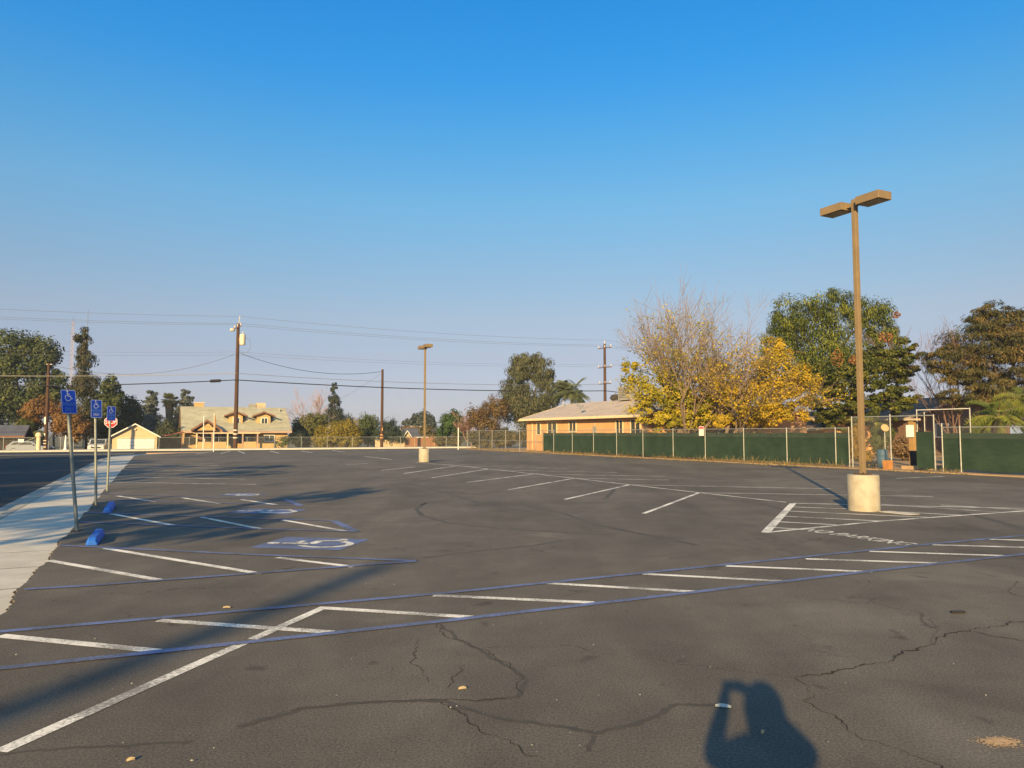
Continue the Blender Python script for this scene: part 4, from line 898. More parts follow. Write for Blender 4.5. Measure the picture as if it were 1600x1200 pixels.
# orange building behind the green fence
v0 = 33.4; u0 = uv_v(1012, v0); u1 = uv_v(823, v0); org = W(v0, u0, .035)
t, rf = gable_house('orange_building', 'long orange stucco building with pale low roof behind the green fence', org, 10, u1-u0, 3.1, 1.45, M_orange, M_roofp, 'y', .55, .5, 'building')
for px, w_, h_, zc, n in ((842, .75, 1.15, 2.1, 1), (863, 1.75, 1.15, 2.15, 2), (895, 1.2, 1.0, 2.3, 2), (968, .95, 1.15, 2.15, 2), (993, 1.25, 1.15, 2.15, 2)):
    window(t, '-x', (0, uv_v(px, v0)-u0, zc), w_, h_, n)
M_metal = mat('dull sheet metal', (.36, .35, .32), (.26, .25, .23), 5, .6, .3)
c = Vector((5, uv_v(985, 38.4)-u0, 4.62)); ck = MB().box(c + Vector((0, 0, .62)), (1.5, 1.7, 1.25)).build('cooler', M_metal, rf, bevel=.03)
lv = MB()
for i in range(6): lv.box(c + Vector((-.76, 0, .25+.15*i)), (.03, 1.4, .05))
lv.build('louvre', mat('dark louvre', (.12, .11, .10), None, 5, .7), ck)
for px, yy in ((925, 6.2), (955, 3.2), (880, 4.0)):
    uu = uv_v(px, v0+yy)-u0; MB().tube([(yy, uu, 4.0), (yy, uu, 4.98 if yy > 3.5 else 4.6)], .06, 8).build('vent_pipe', M_metal, rf)
gm = MB().box((-.66, (u1-u0)/2, 2.93), (.12, u1-u0+1.0, .12)); gm.build('gutter', M_fascia, rf)
MB().box((-.06, uv_v(930, v0)-u0, 1.9), (.14, .45, .7)).build('meter_box', M_metal, t)
MB().tube([(-.05, uv_v(930, v0)-u0, 2.25), (-.05, uv_v(930, v0)-u0, 3.0)], .03, 6).build('conduit', M_metal, t)
MB().tube([(-.08, uv_v(833, v0)-u0, .1), (-.08, uv_v(833, v0)-u0, 2.9)], .045, 8).build('downpipe', M_fascia, t)
# satellite dish on its eave
dt = thing('satellite_dish', 'round satellite dish on the eave of the orange building', 'satellite dish', W(v0+.5, uv_v(908, v0+.5), 3.35))
MB().tube([(0, 0, 0), (0, 0, .45), (-.1, -.05, .55)], .03, 8).build('mast', M_galv, dt)
Mx = Matrix.Translation((-.12, -.12, .70)) @ Matrix.Rotation(R(25), 4, 'Z') @ Matrix.Rotation(R(28), 4, 'X') @ Matrix.Scale(.72, 4)
MB().lathe([(.0, 0), (.2, .015), (.36, .055), (.47, .11), (.475, .125), (.36, .075), (.2, .035), (0, .02)], n=24, M=Mx).build('dish', M_metal, dt, True)
MB().tube([Mx @ Vector((0, -.44, .1)), Mx @ Vector((0, -.1, .55))], .018, 6).build('feed_arm', M_galv, dt)
# lower grey wing behind the yellow trees
org = W(38.2, uv_v(1172, 38.2), .035); dl = (u0 - .3) - uv_v(1172, 38.2)
t, rf = gable_house('tan_annex', 'lower tan annex with grey roof and dark openings behind the yellow trees', org, 5.5, dl, 2.75, .75, mat('tan stucco', (.40, .24, .13), (.33, .20, .11), 1.6, .9), mat('grey roof felt', (.30, .29, .28), (.24, .23, .22), 2, .95), 'y', .45, .3, 'building')
for px, w_ in ((1134, 1.2), (1152, 1.9)): window(t, '-x', (0, uv_v(px, 38.2)-uv_v(1172, 38.2), 1.95), w_, .95, 2)
# brown neighbour roof and the house at the far right
org = W(47.5, uv_v(1285, 47.5), .035)
gable_house('brown_roof_house', 'low house with faded brown roof and white fascia right of the yellow trees', org, 6, uv_v(1178, 47.5)-uv_v(1285, 47.5), 2.15, 1.25, M_orange, M_roofr, 'y', .6, .4)
org = W(54.4, 40, .035)
t, rf = gable_house('brown_gable_house', 'shaded brown gabled house behind the acacia at the right', org, 14, 9, 2.9, 1.75, mat('brown boards', (.15, .095, .075), (.11, .07, .055), 2.5, .9, stretch=(6, 1, 1)), M_roofr, 'y', .5, .6, fascia=mat('greyish fascia', (.36, .32, .31), (.30, .27, .26), 4, .8))
window(t, '-y', (4.6, 0, 1.9), 1.6, 1.1, 2, M_whitep); window(t, '-y', (9.5, 0, 1.9), 1.4, 1.1, 2, M_whitep)

# far house with dormers
hv = vu_u(290, 104); hw = vu_u(450, 104)-hv; org = W(hv, 104, GZ)
t, rf = gable_house('far_house', 'yellow house with grey green roof, two dormers and a porch across the street', org, hw, 10.5, 2.72, 2.95, M_yellow, M_roofg, 'x', .65, .45, fascia=mat('pinkish fascia', (.42, .29, .22), (.36, .25, .19), 4, .8), th=.2)
lx = lambda px, u=104: vu_u(px, u) - hv
M_pinkt = MATS['pinkish fascia']
for px in (368.5, 412):
    x = lx(px, 105.5); y0, y1 = 1.25, 4.2; z0 = 3.1; z1 = 4.55
    dm = MB().box((x, (y0+y1)/2, (z0+z1)/2), (1.75, y1-y0, z1-z0)).build('dormer', M_yellow, t)
    MB().prism([(x-1.45, y0-.35, z1-.08), (x, y0-.35, z1+.50), (x+1.45, y0-.35, z1-.08), (x+1.45, y0-.35, z1+.06), (x, y0-.35, z1+.66), (x-1.45, y0-.35, z1+.06)], (0, 4.0, 0)).build('dormer_roof', M_roofg, dm)
    MB().prism([(x-1.5, y0-.36, z1-.12), (x, y0-.36, z1+.46), (x+1.5, y0-.36, z1-.12), (x+1.5, y0-.36, z1+.09), (x, y0-.36, z1+.69), (x-1.5, y0-.36, z1+.09)], (0, -.05, 0)).build('dormer_fascia', M_brown, dm)
    MB().prism([(x-.87, y0+.02, z1), (x+.87, y0+.02, z1), (x, y0+.02, z1+.36)], (0, .5, 0)).build('dormer_gable', M_yellow, dm)
    window(dm, '-y', (x+.1, y0, z0+.8), .85, .85, 2, M_whitep)
# porch: gable and flat awning on posts
xa, xb, xc = lx(304, 102), lx(344, 102), lx(402, 102); xm = (xa+xb)/2; xe = lx(308, 102); pz = 2.75
gb = MB().prism([(xa+.35, -1.6, pz-.15), (xb-.35, -1.6, pz-.15), (xm, -1.6, pz+.95)], (0, 3.0, 0)).build('porch_gable', M_yellow, t)
MB().prism([(xa-.3, -1.9, pz-.25), (xm, -1.9, pz+1.05), (xb+.3, -1.9, pz-.25), (xb+.3, -1.9, pz-.05), (xm, -1.9, pz+1.27), (xa-.3, -1.9, pz-.05)], (0, 5.5, 0)).build('gable_roof', M_roofg, gb)
MB().prism([(xa-.35, -1.92, pz-.30), (xm, -1.92, pz+1.00), (xb+.35, -1.92, pz-.30), (xb+.35, -1.92, pz-.02), (xm, -1.92, pz+1.30), (xa-.35, -1.92, pz-.02)], (0, -.05, 0)).build('gable_fascia', M_brown, gb)
MB().box(((xe+xc)/2, -1.65, 2.28), (xc-xe+.6, 2.9, .14)).build('porch_roof', M_fascia, t)
for i in range(5): MB().box((xe + (xc-xe)*i/4, -2.95, 1.1), (.16, .16, 2.2)).build('porch_post', M_fascia if i in (0, 2) else M_pinkt, t)
for i in range(4):
    if i == 2: continue
    MB().box((xe + (xc-xe)*(i+.5)/4, -2.95, .72), ((xc-xe)/4-.3, .1, .9)).build('porch_parapet', M_yellow, t)
MB().box((lx(316), -.04, 1.2), (.9, .05, 2.0)).build('door', M_brown, t)
window(t, '-y', (lx(333), 0, 1.55), 1.9, 1.2, 2, M_whitep); window(t, '-y', (lx(358), 0, 1.5), 1.5, 1.7, 2, mat('blue grey frame', (.12, .2, .28), None, 4, .5)); window(t, '-y', (lx(384), 0, 1.5), 2.0, 1.1, 2, M_brown); window(t, '-y', (lx(422), 0, 1.6), 1.3, .8, 2, M_whitep)
ch = MB().box((lx(311, 109.5), 5.9, 5.7), (1.2, .9, 1.3)).build('chimney', M_yellow, rf); MB().box((lx(311, 109.5), 5.9, 6.4), (1.4, 1.1, .14)).build('chimney_cap', M_cream, ch)
ck = MB().box((lx(408, 110), 6.6, 6.0), (1.2, 1.1, 1.1)).build('cooler', M_cream, rf); MB().box((lx(395, 110), 6.6, 5.95), (.9, 1.0, .9)).build('cooler', M_metal, rf)
MB().tube([(lx(437, 108), 4.2, 4.9), (lx(437, 108), 4.2, 5.7)], .1, 8).build('roof_vent', M_galv, rf)
# cream garage
gv = vu_u(177, 98); gw = vu_u(247, 98)-gv
t, rf = gable_house('garage', 'small cream gabled garage with a wide white door across the street', W(gv, 98, GZ), gw, 7, 1.95, 1.35, M_cream, M_roofb, 'y', .35, .35, 'garage', fascia=M_whitep, th=.1)
d = MB(); x0, x1 = vu_u(185, 98)-gv, vu_u(243, 98)-gv
for i in range(4): d.box(((x0+x1)/2, -.03, .22+.4*i), (x1-x0, .05, .375))
gd = d.build('garage_door', M_whitep, t); MB().box(((x0+x1)/2, -.045, 1.72), (x1-x0+.2, .07, .1)).build('lintel', M_fascia, gd)
MB().box(((x0+x1)/2, -.015, .78), (x1-x0, .02, 1.62)).build('door_gap', M_shade, gd)
MB().lathe([(.0, 0), (.09, 0), (.06, .14), (0, .14)], (gw/2, -.12, 2.65), 10).build('flood_light', M_whitep, t)
# grey carport roof at the far left
cv = vu_u(-40, 99); cw = vu_u(33, 99)-cv
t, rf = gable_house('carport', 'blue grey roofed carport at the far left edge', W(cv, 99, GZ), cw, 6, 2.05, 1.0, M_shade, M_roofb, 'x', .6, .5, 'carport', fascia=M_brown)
# red sloping lean-to beside the far house
lv0 = vu_u(250, 101); t = thing('lean_to', 'low red edged lean-to roof between the garage and the far house', 'lean-to', W(lv0, 101, GZ), A); lw_ = vu_u(287, 101)-lv0
MB().prism([(0, 0, 1.75), (lw_, 0, 2.35), (lw_, 0, 2.47), (0, 0, 1.87)], (0, 3, 0)).build('roof', mat('dull red metal', (.26, .09, .07), (.2, .07, .055), 4, .7), t)
for x in (.1, lw_-.1): MB().box((x, .15, .9 + .5*(x > 1)), (.12, .12, 1.75 + .7*(x > 1))).build('post', M_brown, t)
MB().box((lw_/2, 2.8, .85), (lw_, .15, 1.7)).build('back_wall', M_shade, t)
# houses, wall and timber fence right of the yellow bush
bv = vu_u(641, 110); bw = vu_u(694, 110)-bv
t, rf = gable_house('grey_roof_house', 'low house with blue grey roof behind the timber fence', W(bv, 110, GZ-.4), bw, 8, 2.1, 1.2, M_cream, M_roofb, 'x', .5, .3, fascia=M_whitep)
window(t, '-y', (1.4, 0, 1.4), 1.2, .9, 2, M_whitep); window(t, '-y', (4.2, 0, 1.4), 1.2, .9, 2, M_whitep)
bv2 = vu_u(627, 107.4); bw2 = vu_u(645, 107.4)-bv2
gable_house('cream_gable', 'small cream gable end left of the blue grey roof', W(bv2, 107.4, GZ-.4), bw2, 2.0, 1.7, 1.25, M_cream, M_roofb, 'y', .4, .3, fascia=M_whitep)
bv = vu_u(652, 142); bw = vu_u(672, 142)-bv
gable_house('far_pale_house', 'farther pale roof peeking above the blue grey roof', W(bv, 142, GZ), bw, 7, 2.3, 1.3, M_cream, M_roofp, 'x', .4, .3, fascia=M_whitep)
wv0, wv1 = vu_u(587, 98), vu_u(631, 98)
t = thing('garden_wall', 'low cream garden wall behind the bare brown pole', 'garden wall', W(wv0, 98, GZ), A); MB().box(((wv1-wv0)/2, 0, .66), (wv1-wv0, .2, 1.32)).build('wall_body', M_cream, t); MB().box(((wv1-wv0)/2, 0, 1.35), (wv1-wv0+.06, .28, .07)).build('coping', M_fascia, t)
wv0, wv1 = vu_u(633, 98), vu_u(694, 98); L_ = wv1-wv0
t = thing('timber_fence', 'orange brown timber fence in front of the blue grey roof', 'fence', W(wv0, 98, GZ), A)
M_wood = mat('orange brown boards', (.33, .16, .085), (.20, .10, .06), 1.6, .9, stretch=(7, 1, .4))
mb = MB(); rg = random.Random(4); x = .06; 
while x < L_: mb.box((x, 0, .83 + rg.uniform(-.03, .03)), (.13, .03, 1.66)); x += .14
mb.build('boards', M_wood, t)
for i in range(5): MB().box((L_*i/4, -.06, .9), (.12, .09, 1.85)).build('post', mat('pale post wood', (.42, .27, .15), (.33, .2, .11), 3, .9), t)

# ================================================================== poles, wires, mast
M_pole = mat('creosoted pole wood', (.082, .042, .027), (.052, .028, .019), 2.5, .9, bmp=.3, stretch=(4, 4, .4))
M_arm = mat('weathered arm wood', (.16, .10, .07), (.11, .07, .05), 3, .9)
M_tag = mat('pole tag', (.72, .66, .55), None, 3, .6)
M_xfmr = mat('cream transformer paint', (.62, .56, .42), (.54, .48, .36), 4, .5)
M_ins = mat('pale insulator', (.60, .52, .42), None, 3, .4)
M_cable = mat('black cable', (.02, .02, .022), None, 3, .6)
M_thin = mat('grey wire', (.14, .14, .15), None, 3, .5)
UP = 89.3
def pole(name, label, px, h, r0, r1, arms=(), u=UP):
    t = thing(name, label, 'utility pole', W(vu_u(px, u), u, 0)); MB().tube([(0, 0, -.4), (0, 0, h*.5), (0, 0, h)], [r0, (r0+r1)/2, r1], 12).build('shaft', M_pole, t, True)
    ad = Vector((-.60, .80, 0))
    for z, l in arms:
        a = MB().tube([-ad*l + Vector((0, -.16, z)), ad*l + Vector((0, -.16, z))], .07, 4).build('crossarm', M_arm, t)
        for s in (-.92, 0, .92):
            MB().lathe([(.03, 0), (.035, .1), (.075, .12), (.06, .2), (.085, .22), (.05, .32), (0, .33)], tuple(ad*l*s + Vector((0, -.16, z+.06))), 8).build('insulator', M_ins, a)
    return t
H1 = 14.2; p1 = pole('utility_pole', 'tall brown utility pole with cream transformer in front of the far house', 369, H1, .25, .17, [(13.75, 1.25)])
tr = MB().lathe([(.0, 11.75), (.30, 11.75), (.32, 11.8), (.32, 12.85), (.30, 12.95), (.1, 13.0), (0, 13.02)], (.60, -.18, 0), 18).build('transformer', M_xfmr, p1, True)
MB().box((.32, -.15, 12.4), (.3, .1, .5)).build('bracket', M_arm, tr); MB().lathe([(.04, 13.0), (.06, 13.1), (.03, 13.3), (0, 13.3)], (.65, -.25, 0), 8).build('bushing', M_ins, tr)
MB().tube([(.1, -.1, 14.2), (.25, -.2, 15.0), (.25, -.2, 15.05)], .04, 6).build('top_insulator', M_ins, p1)
MB().lathe([(.0, 0), (.26, 0), (.30, .1), (.22, .3), (0, .33)], (-.62, -.1, 13.35), 10).build('arrester', M_ins, p1)
MB().tube([(.9, -.2, 12.7), (1.5, -.3, 12.2), (1.6, -.3, 11.4), (1.2, -.3, 10.9), (.2, -.1, 10.8)], .02, 5).build('lead_wire', M_thin, p1)
tg = MB()
for z in (2.05, 1.62, 1.2): tg.lathe([(.255, -.05), (.265, -.05), (.265, .05), (.255, .05)], (0, 0, z), 12)
tg.build('band', M_tag, p1)
p2 = pole('utility_pole', 'short brown wooden pole with white markers at the far left', 73.5, 8.9, .19, .14)
mk = MB(); mk.box((-.02, -.2, 3.0), (.14, .03, .75)).box((-.02, -.2, 1.55), (.12, .03, .3))
for z in (.95, .65, .3): mk.box((0, -.205, z), (.36, .03, .06))
mk.build('marker', M_tag, p2); MB().tube([(-.25, 0, 8.8), (.35, 0, 8.8)], .05, 5).build('bracket', M_ins, p2)
p3 = pole('utility_pole', 'bare dark brown pole without arms right of the yellow bush', 597, 9.6, .2, .14)
tg = MB(); tg.box((.1, -.2, 2.2), (.1, .03, .35)).lathe([(.205, -.06), (.215, -.06), (.215, .06), (.205, .06)], (0, 0, 1.15), 12).lathe([(.205, -.05), (.215, -.05), (.215, .05), (.205, .05)], (0, 0, 1.5), 12); tg.build('band', mat('orange pole band', (.6, .28, .1), None, 4, .6), p3)
p4 = pole('utility_pole', 'brown utility pole with three crossarms behind the orange building', 945.5, 14.5, .25, .17, [(13.9, 1.35), (11.1, 1.4), (8.75, 1.2)])
MB().tube([(0, 0, 14.5), (0, 0, 15.0)], .05, 6).build('top_insulator', M_ins, p4)
X1, X2, X3, X4 = (Vector(p.location) for p in (p1, p2, p3, p4)); ad = Vector((-.60, .80, 0))
XL = W(vu_u(369, UP) - 62, UP, 0); XR = W(vu_u(945.5, UP) + 60, UP, 0)
def wire(label, a, b, sag, r, m=None, extra=None):
    a, b = Vector(a), Vector(b); n = 28; mb = MB(); mb.tube([a.lerp(b, i/n) - Vector((0, 0, 4*sag*(i/n)*(1-i/n))) for i in range(n+1)], r, 5)
    if extra:
        for (s0, s1, rr) in extra: mb.tube([a.lerp(b, s) - Vector((0, 0, 4*sag*s*(1-s))) for s in (s0, s0+.002, s1-.002, s1)], [r, rr, rr, r], 8)
    return props(mb.build('overhead_wire', m or M_thin, None, True), label, 'wire', 'overhead wires')
Zv = lambda z: Vector((0, 0, z))
for nm, off, z1, z4 in (('uppermost', Vector((.25, -.2, 0)), 15.02, 15.0), ('second from top', ad*.92*1.25, 14.2, 14.25), ('third from top', -ad*.92*1.25, 14.1, 14.2)):
    wire(f'{nm} thin power line, from the transformer pole to the three armed pole', X1+off+Zv(z1), X4+off+Zv(z4), .5, .014)
    wire(f'{nm} thin power line, left of the transformer pole', XL+off+Zv(z1), X1+off+Zv(z1), .9, .014)
    wire(f'{nm} thin power line, right of the three armed pole', X4+off+Zv(z4), XR+off+Zv(z4), .9, .014)
for nm, off, z1 in (('upper of two', ad*1.0, 11.0), ('lower of two', -ad*1.0, 10.6)):
    wire(f'{nm} middle height thin wires right of the transformer pole', X1+off*.3+Zv(z1), X4+off+Zv(z1+.65), .5, .012)
    wire(f'{nm} middle height thin wires left of the transformer pole', XL+off*.3+Zv(z1), X1+off*.3+Zv(z1), 1.0, .010)
wire('sagging service cable from the transformer pole to the bare brown pole', X1+Vector((.5, -.2, 10.75)), X3+Zv(9.35), 1.1, .026, M_cable)
wire('sagging cable from the short wooden pole up to the transformer pole', X2+Zv(8.8), X1+Vector((-.2, -.1, 10.7)), 1.6, .022)
wire('thick black telephone cable right of the transformer pole', X1+Vector((0, -.25, 7.75)), X4+Vector((0, -.25, 7.75)), .45, .058, M_cable, [(.905, .925, .14)])
wire('thick black telephone cable with splice box left of the transformer pole', XL+Vector((0, -.25, 7.4)), X1+Vector((0, -.25, 7.75)), 1.3, .055, M_cable, [(.955, .975, .17)])
wire('thin line just above the thick black telephone cable, right side', X1+Vector((0, -.25, 8.5)), X4+Vector((0, -.25, 8.7)), .55, .024)
wire('pale line just above the thick black telephone cable, left side', XL+Vector((0, -.25, 8.0)), X1+Vector((0, -.25, 8.5)), .95, .032, mat('pale cable', (.34, .32, .28), None, 3, .5))
wire('faint guy line running down left from the bare brown pole', X3+Zv(9.2), W(vu_u(500, 118), 118, 5.5), .3, .014)
wire('thick black cable right of the three armed pole', X4+Vector((0, -.25, 7.75)), XR+Vector((0, -.25, 6.5)), .8, .055, M_cable)
# lattice mast far behind the pine, and a whip aerial
t = thing('lattice_mast', 'thin red and white lattice mast rising behind the dark trees', 'mast', Vector((P(107, 690, 150).x, 150, GZ)))
M_mast = mat('faded red mast', (.36, .24, .21), (.42, .36, .34), 1.0, .7, stretch=(1, 1, .35)); mb = MB(); hm = P(107, 502, 150).z - GZ
for i in range(3): a = 2.1*i; mb.tube([(.45*math.cos(a), .45*math.sin(a), 0), (.22*math.cos(a), .22*math.sin(a), hm)], .03, 4)
for j in range(26):
    z = hm*j/26; k = .45 - .23*j/26
    for i in range(3): a, b = 2.1*i, 2.1*(i+1); mb.tube([(k*math.cos(a), k*math.sin(a), z), (k*math.cos(b), k*math.sin(b), z+hm/26)], .015, 3)
mb.build('lattice', M_mast, t); MB().tube([(0, 0, hm), (0, 0, hm+.9)], .03, 4).build('tip', M_thin, t)
mb = MB()
for i, z in enumerate((hm-2.5, hm-4.2, hm-.6)): mb.tube([(-.8, 0, z), (.5, 0, z)], .03, 4)
mb.build('aerial', M_thin, t)
o = MB().tube([(0, 0, 0), (0, 0, 14), (0, 0, P(130, 484, 120).z - GZ)], [.08, .06, .025], 5).build('whip_aerial', M_thin); o.location = Vector((P(130, 690, 120).x, 120, GZ)); props(o, 'thin whip aerial sticking up above the ragged conifer', 'aerial')
# slim white poles before the far house
o = MB().tube([(0, 0, -.2), (0, 0, 3.6), (.02, 0, 3.63)], [.05, .045, .02], 8).build('white_pole', M_whitep, smooth=True); o.location = W(vu_u(319, 88.4), 88.4, 0); props(o, 'plain slim white pole left of the flag', 'pole')
t = thing('flag_pole', 'slim white pole with a rolled tan flag in front of the far house', 'flagpole', G(333.5, 706)); MB().tube([(0, 0, -.1), (0, 0, 3.5)], [.045, .035], 8).build('pole', M_whitep, t, True)
MB().tube([(.05, 0, 1.9), (.07, .02, 2.2), (.09, 0, 2.6), (.06, 0, 3.1), (.04, 0, 3.45)], [.03, .09, .11, .08, .03], 8).build('flag', mat('tan cloth', (.42, .24, .10), (.32, .17, .07), 8, .9), t, True)
# white post and cone shaped marker by the short pole
t = thing('white_bollard', 'thick white rounded post left of the short wooden pole', 'bollard', W(vu_u(62.5, 89.0), 89.0, 0)); MB().lathe([(.2, 0), (.2, 1.35), (.3, 1.38), (.3, 1.6), (.2, 1.75), (0, 1.8)], n=14).build('body', M_fascia, t, True)
t = thing('white_cone', 'tall slim white cone marker right of the short wooden pole', 'cone', W(vu_u(104.5, 89.0), 89.0, 0)); MB().lathe([(.24, 0), (.24, .05), (.14, .06), (.05, 1.4), (.02, 1.5), (0, 1.5)], n=14).build('body', M_whitep, t, True)

# ================================================================== cars
def car(label, loc, rz, paintm, L=4.4, Wd=1.78, H=1.55):
    t = thing('parked_car', label, 'car', loc, rz, 'cars parked across the street')
    side = [(-L/2, .32), (-L/2+.05, .78), (-L/2+.9, .95), (-L/2+1.5, H-.05), (-L/2+1.9, H), (L/2-.7, H), (L/2-.18, .98), (L/2, .85), (L/2, .35), (L/2-.3, .25), (-L/2+.3, .25)]
    MB().prism([(-Wd/2, y, z) for y, z in side], (Wd, 0, 0)).build('body', paintm, t, bevel=.07)
    fr = [(-L/2+.92, .99), (-L/2+1.5, H-.09)]; g = MB(); g.add([(x, y-.035, z+.02) for y, z in fr for x in (-Wd/2+.12, Wd/2-.12)], [(0, 1, 3, 2)])
    g.add([(x, y-.05, z) for y, z in fr for x in (-Wd/2+.12, Wd/2-.12)], [(0, 2, 3, 1)]); g.build('windscreen', M_glass, t)
    g = MB().prism([(-Wd/2+.14, L/2-.62, H-.1), (Wd/2-.14, L/2-.62, H-.1), (Wd/2-.14, L/2-.22, 1.02), (-Wd/2+.14, L/2-.22, 1.02)], (0, .05, .02)); g.build('rear_window', M_glass, t)
    for s in (-1, 1):
        MB().prism([(s*(Wd/2+.004), -L/2+1.25, 1.0), (s*(Wd/2+.004), L/2-.5, 1.0), (s*(Wd/2+.004), L/2-.85, H-.14), (s*(Wd/2+.004), -L/2+1.65, H-.14)], (s*.006, 0, 0)).build('side_window', M_glass, t)
        MB().box((s*(Wd/2-.25), -L/2-.005, .68), (.36, .09, .14)).build('headlight', mat('headlight glass', (.7, .7, .68), None, 3, .2), t, bevel=.02)
        MB().box((s*(Wd/2-.2), L/2-.01, .82), (.24, .08, .22)).build('tail_light', M_red, t)
        MB().box((s*(Wd/2+.1), -L/2+1.35, 1.0), (.2, .12, .13)).build('mirror', paintm, t)
        for y in (-L/2+.85, L/2-.85):
            w_ = MB().tube([(s*(Wd/2-.1)-.1, y, .32), (s*(Wd/2-.1)+.1, y, .32)], .32, 18).build('wheel', M_black, t, True); MB().tube([(s*(Wd/2+.005)-.01, y, .32), (s*(Wd/2+.005)+.01, y, .32)], .2, 12).build('rim', M_galv, w_)
    MB().box((0, -L/2-.01, .55), (1.0, .06, .16)).build('grille', M_black, t)
    return t
car('white car facing the street beside the cream garage', W(vu_u(157, 104), 104, GZ), A - R(6), mat('white car paint', (.50, .51, .53), (.46, .47, .49), 2, .25, spec=.6))
car('dull grey blue car parked in shade behind the left chain link fence', W(vu_u(50, 97), 97, GZ), A + R(70), mat('grey blue car paint', (.16, .20, .26), (.14, .17, .22), 2, .3, spec=.6), L=4.2, H=1.4)

# ================================================================== the photographer (only the shadow reaches the picture)
def skin_body(joints, edges, name):
    me = bpy.data.meshes.new('rig'); me.from_pydata([j[0] for j in joints], edges, []); o = bpy.data.objects.new('rig', me); C.objects.link(o)
    s = o.modifiers.new('skin', 'SKIN'); s.use_smooth_shade = True
    for i, j in enumerate(joints): me.skin_vertices[0].data[i].radius = (j[1], j[2] if len(j) > 2 else j[1])
    me.skin_vertices[0].data[0].use_root = True
    m = o.modifiers.new('sub', 'SUBSURF'); m.levels = m.render_levels = 2
    bpy.context.view_layer.update(); dg = bpy.context.evaluated_depsgraph_get(); out = bpy.data.meshes.new_from_object(o.evaluated_get(dg)); out.name = name
    bpy.data.objects.remove(o); bpy.data.meshes.remove(me); return out
J = [((.10, -.42, .98), .15, .11), ((.10, -.41, 1.15), .14, .10), ((.10, -.40, 1.34), .17, .11), ((.10, -.39, 1.47), .11, .09), ((.10, -.375, 1.55), .058), ((.10, -.36, 1.63), .075, .085), ((.10, -.355, 1.71), .082, .098), ((.10, -.36, 1.79), .055, .06),
     ((-.07, -.40, 1.47), .075), ((-.170, -.22, 1.385), .062), ((-.050, -.06, 1.60), .042), ((-.045, -.025, 1.668), .036, .022),
     ((.28, -.40, 1.45), .066), ((.37, -.18, 1.40), .048), ((.155, -.04, 1.645), .031), ((.085, -.022, 1.675), .034, .02),
     ((.01, -.42, .90), .10), ((-.01, -.40, .50), .068), ((-.02, -.43, .09), .045), ((-.03, -.30, .04), .040),
     ((.20, -.42, .90), .10), ((.22, -.40, .50), .068), ((.23, -.43, .09), .045), ((.25, -.30, .04), .040)]
E = [(0, 1), (1, 2), (2, 3), (3, 4), (4, 5), (5, 6), (6, 7), (3, 8), (8, 9), (9, 10), (10, 11), (3, 12), (12, 13), (13, 14), (14, 15), (0, 16), (16, 17), (17, 18), (18, 19), (0, 20), (20, 21), (21, 22), (22, 23)]
for hb, s in ((11, -1), (15, 1)):
    b = Vector(J[hb][0])
    for i, l in enumerate((.062, .07, .066, .052)):
        z = .030 - .020*i; k = len(J); J.append(((b.x - s*.012, b.y + .004, b.z + z), .009)); J.append(((b.x - s*(.012 + l*.5), b.y + .013, b.z + z + .004), .008)); J.append(((b.x - s*(.012 + l*.75), b.y + .004, b.z + z + .004), .007)); E += [(hb, k), (k, k+1), (k+1, k+2)]
    k = len(J); J.append(((b.x - s*.004, b.y - .03, b.z + .012), .010)); J.append(((b.x - s*.04, b.y - .022, b.z + .03), .008)); E += [(hb, k), (k, k+1)]
me = skin_body(J, E, 'body'); pm = thing('person', 'person in dark clothes holding up a phone, seen only as the shadow at the bottom', 'person', (.10, -.42, 0))
me.transform(Matrix.Translation((-.10, .42, 0)))
M_skin = mat('skin', (.46, .27, .19), (.42, .24, .17), 6, .5); M_jacket = mat('dark jacket', (.03, .035, .045), None, 8, .9); M_jeans = mat('dark jeans', (.035, .045, .075), None, 9, .9)
for m in (M_jacket, M_skin, M_jeans, M_black): me.materials.append(m)
for p in me.polygons:
    c = p.center; p.material_index = 3 if c.z < .1 else 2 if c.z < .95 else 1 if (c.z > 1.53 and abs(c.x) < .13 and c.y < .2) or c.y > .375 else 0
o = bpy.data.objects.new('body', me); C.objects.link(o); o.parent = pm
hr = MB().lathe([(.02, -.30), (.10, -.22), (.125, -.06), (.118, .02), (.09, .08), (.04, .115), (0, .12)], (0, .03, 1.715), 16); o = hr.build('hair', mat('dark hair', (.03, .022, .016), None, 20, .6), pm, True)
o = MB().box((0, 0, 0), (.140, .008, .068)).build('phone', M_black, bevel=.003); o.location = (.01, -.028, 1.69); props(o, 'black phone held up in both hands to take the picture', 'phone')

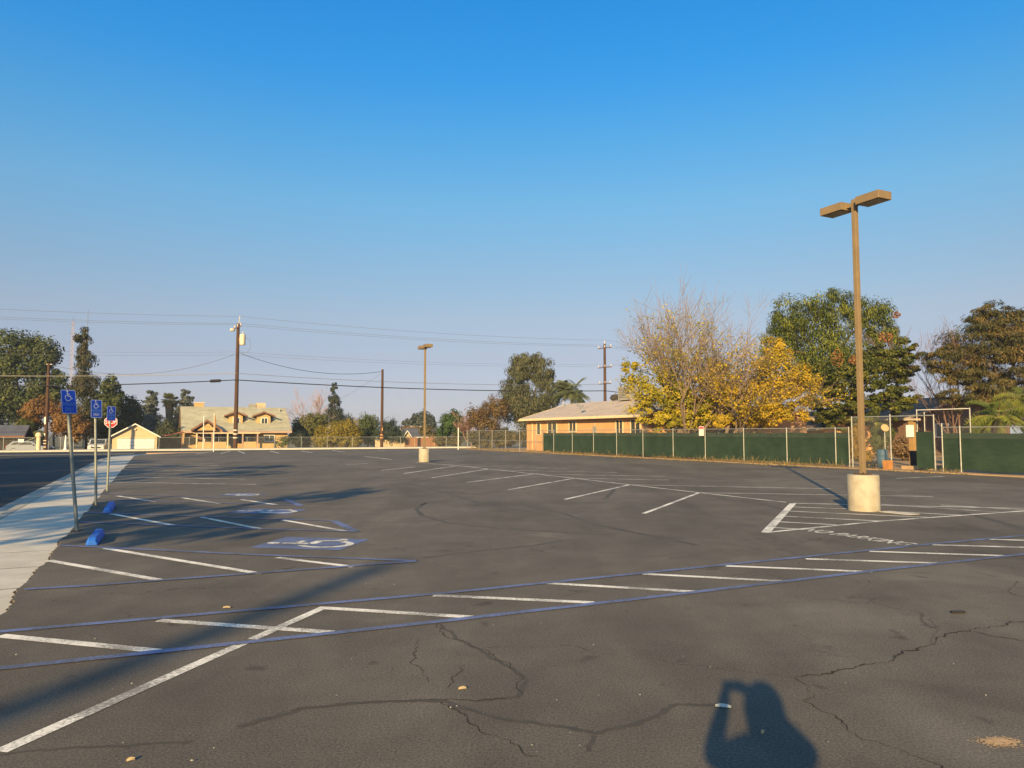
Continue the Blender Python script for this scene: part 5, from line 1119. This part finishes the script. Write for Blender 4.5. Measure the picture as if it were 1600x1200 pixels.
# ================================================================== trees beside and behind the viewpoint whose shade falls on the tarmac
d_, c_ = (math.sin(R(SUN_AZ)), math.cos(R(SUN_AZ))), None
def ac(a, c): return (c*math.cos(R(SUN_AZ)) + a*math.sin(R(SUN_AZ)), -c*math.sin(R(SUN_AZ)) + a*math.cos(R(SUN_AZ)))
def shade_tree(label, c, a, crowns, n, seed, h, r0=.22):
    x, y = ac(a, c); t = thing('street_tree', label, 'tree', (x, y, -.02), 0)
    ell = []
    for dc, da, z, r, rz in crowns: q = ac(a+da, c+dc); ell.append(((q[0]-x, q[1]-y, z), (r, r, rz)))
    Cn, Nr, ti = crown_points(ell, n, .34, seed); leaf_mesh('crown', Cn, Nr, .30*np.random.RandomState(seed).uniform(.6, 1.3, len(Cn)), leafmat('street tree leaves', *DG), t, ti, .6)
    mb = MB(); limbs(mb, (0, 0, 0), h, r0, [e[0] for e in ell], seed); mb.build('trunk', M_bark, t)
shade_tree('street tree casting the shade across the nearest part of the sidewalk', -11.0, -9.5, [(1.6, .5, 6.6, 2.3, .75), (-1.5, 0, 6.9, 2.5, .8), (.4, 0, 8.9, 1.5, .7), (-3.4, 1, 6.9, 1.6, .8)], 1100, 81, 8.2)
shade_tree('street tree casting the shade on the kerb and the side street', -18.5, -8.0, [(0, 0, 7.0, 2.8, .9), (-2, 1, 7.8, 2.2, .8), (-5, 1, 7.4, 2.6, 1.2)], 2300, 82, 6.5)
shade_tree('tall street tree casting striped shade over the far left bays', -22.5, -4.0, [(-3, 0, 9.3, 3.0, .8), (2.5, 0, 9.8, 2.6, .7), (0, 0, 11.4, 2.2, .7), (-5, 0, 11, 2.4, .6), (1, 0, 8.2, 2.4, .5)], 2200, 83, 9.5, .3)
shade_tree('broad street tree shading the middle of the side street', -36, 3, [(0, 0, 9, 5.5, 2.2), (4, 0, 7, 3.5, 1.6)], 6500, 84, 7, .3)
shade_tree('broad street tree shading the far end of the side street', -47, 15, [(0, 0, 9, 5.0, 2.2)], 5000, 85, 7, .3)
shade_tree('bushy street tree shading the near part of the side street', -28, -3, [(0, 0, 7.5, 4, 2), (-4, 2, 7, 3.5, 2)], 5000, 86, 6, .3)
shade_tree('bushy street tree shading the side street by the long kerb', -41, 9, [(0, 0, 7.5, 4.5, 2.2)], 4500, 87, 6, .3)
x, y = ac(-35.3, -4.25); t = thing('utility_pole', 'wooden pole behind the viewpoint casting the long dark diagonal shadow', 'utility pole', (x, y, -.02)); MB().tube([(0, 0, -.3), (0, 0, 7), (0, 0, 14.0)], [.24, .20, .15], 12).build('shaft', M_pole, t, True)
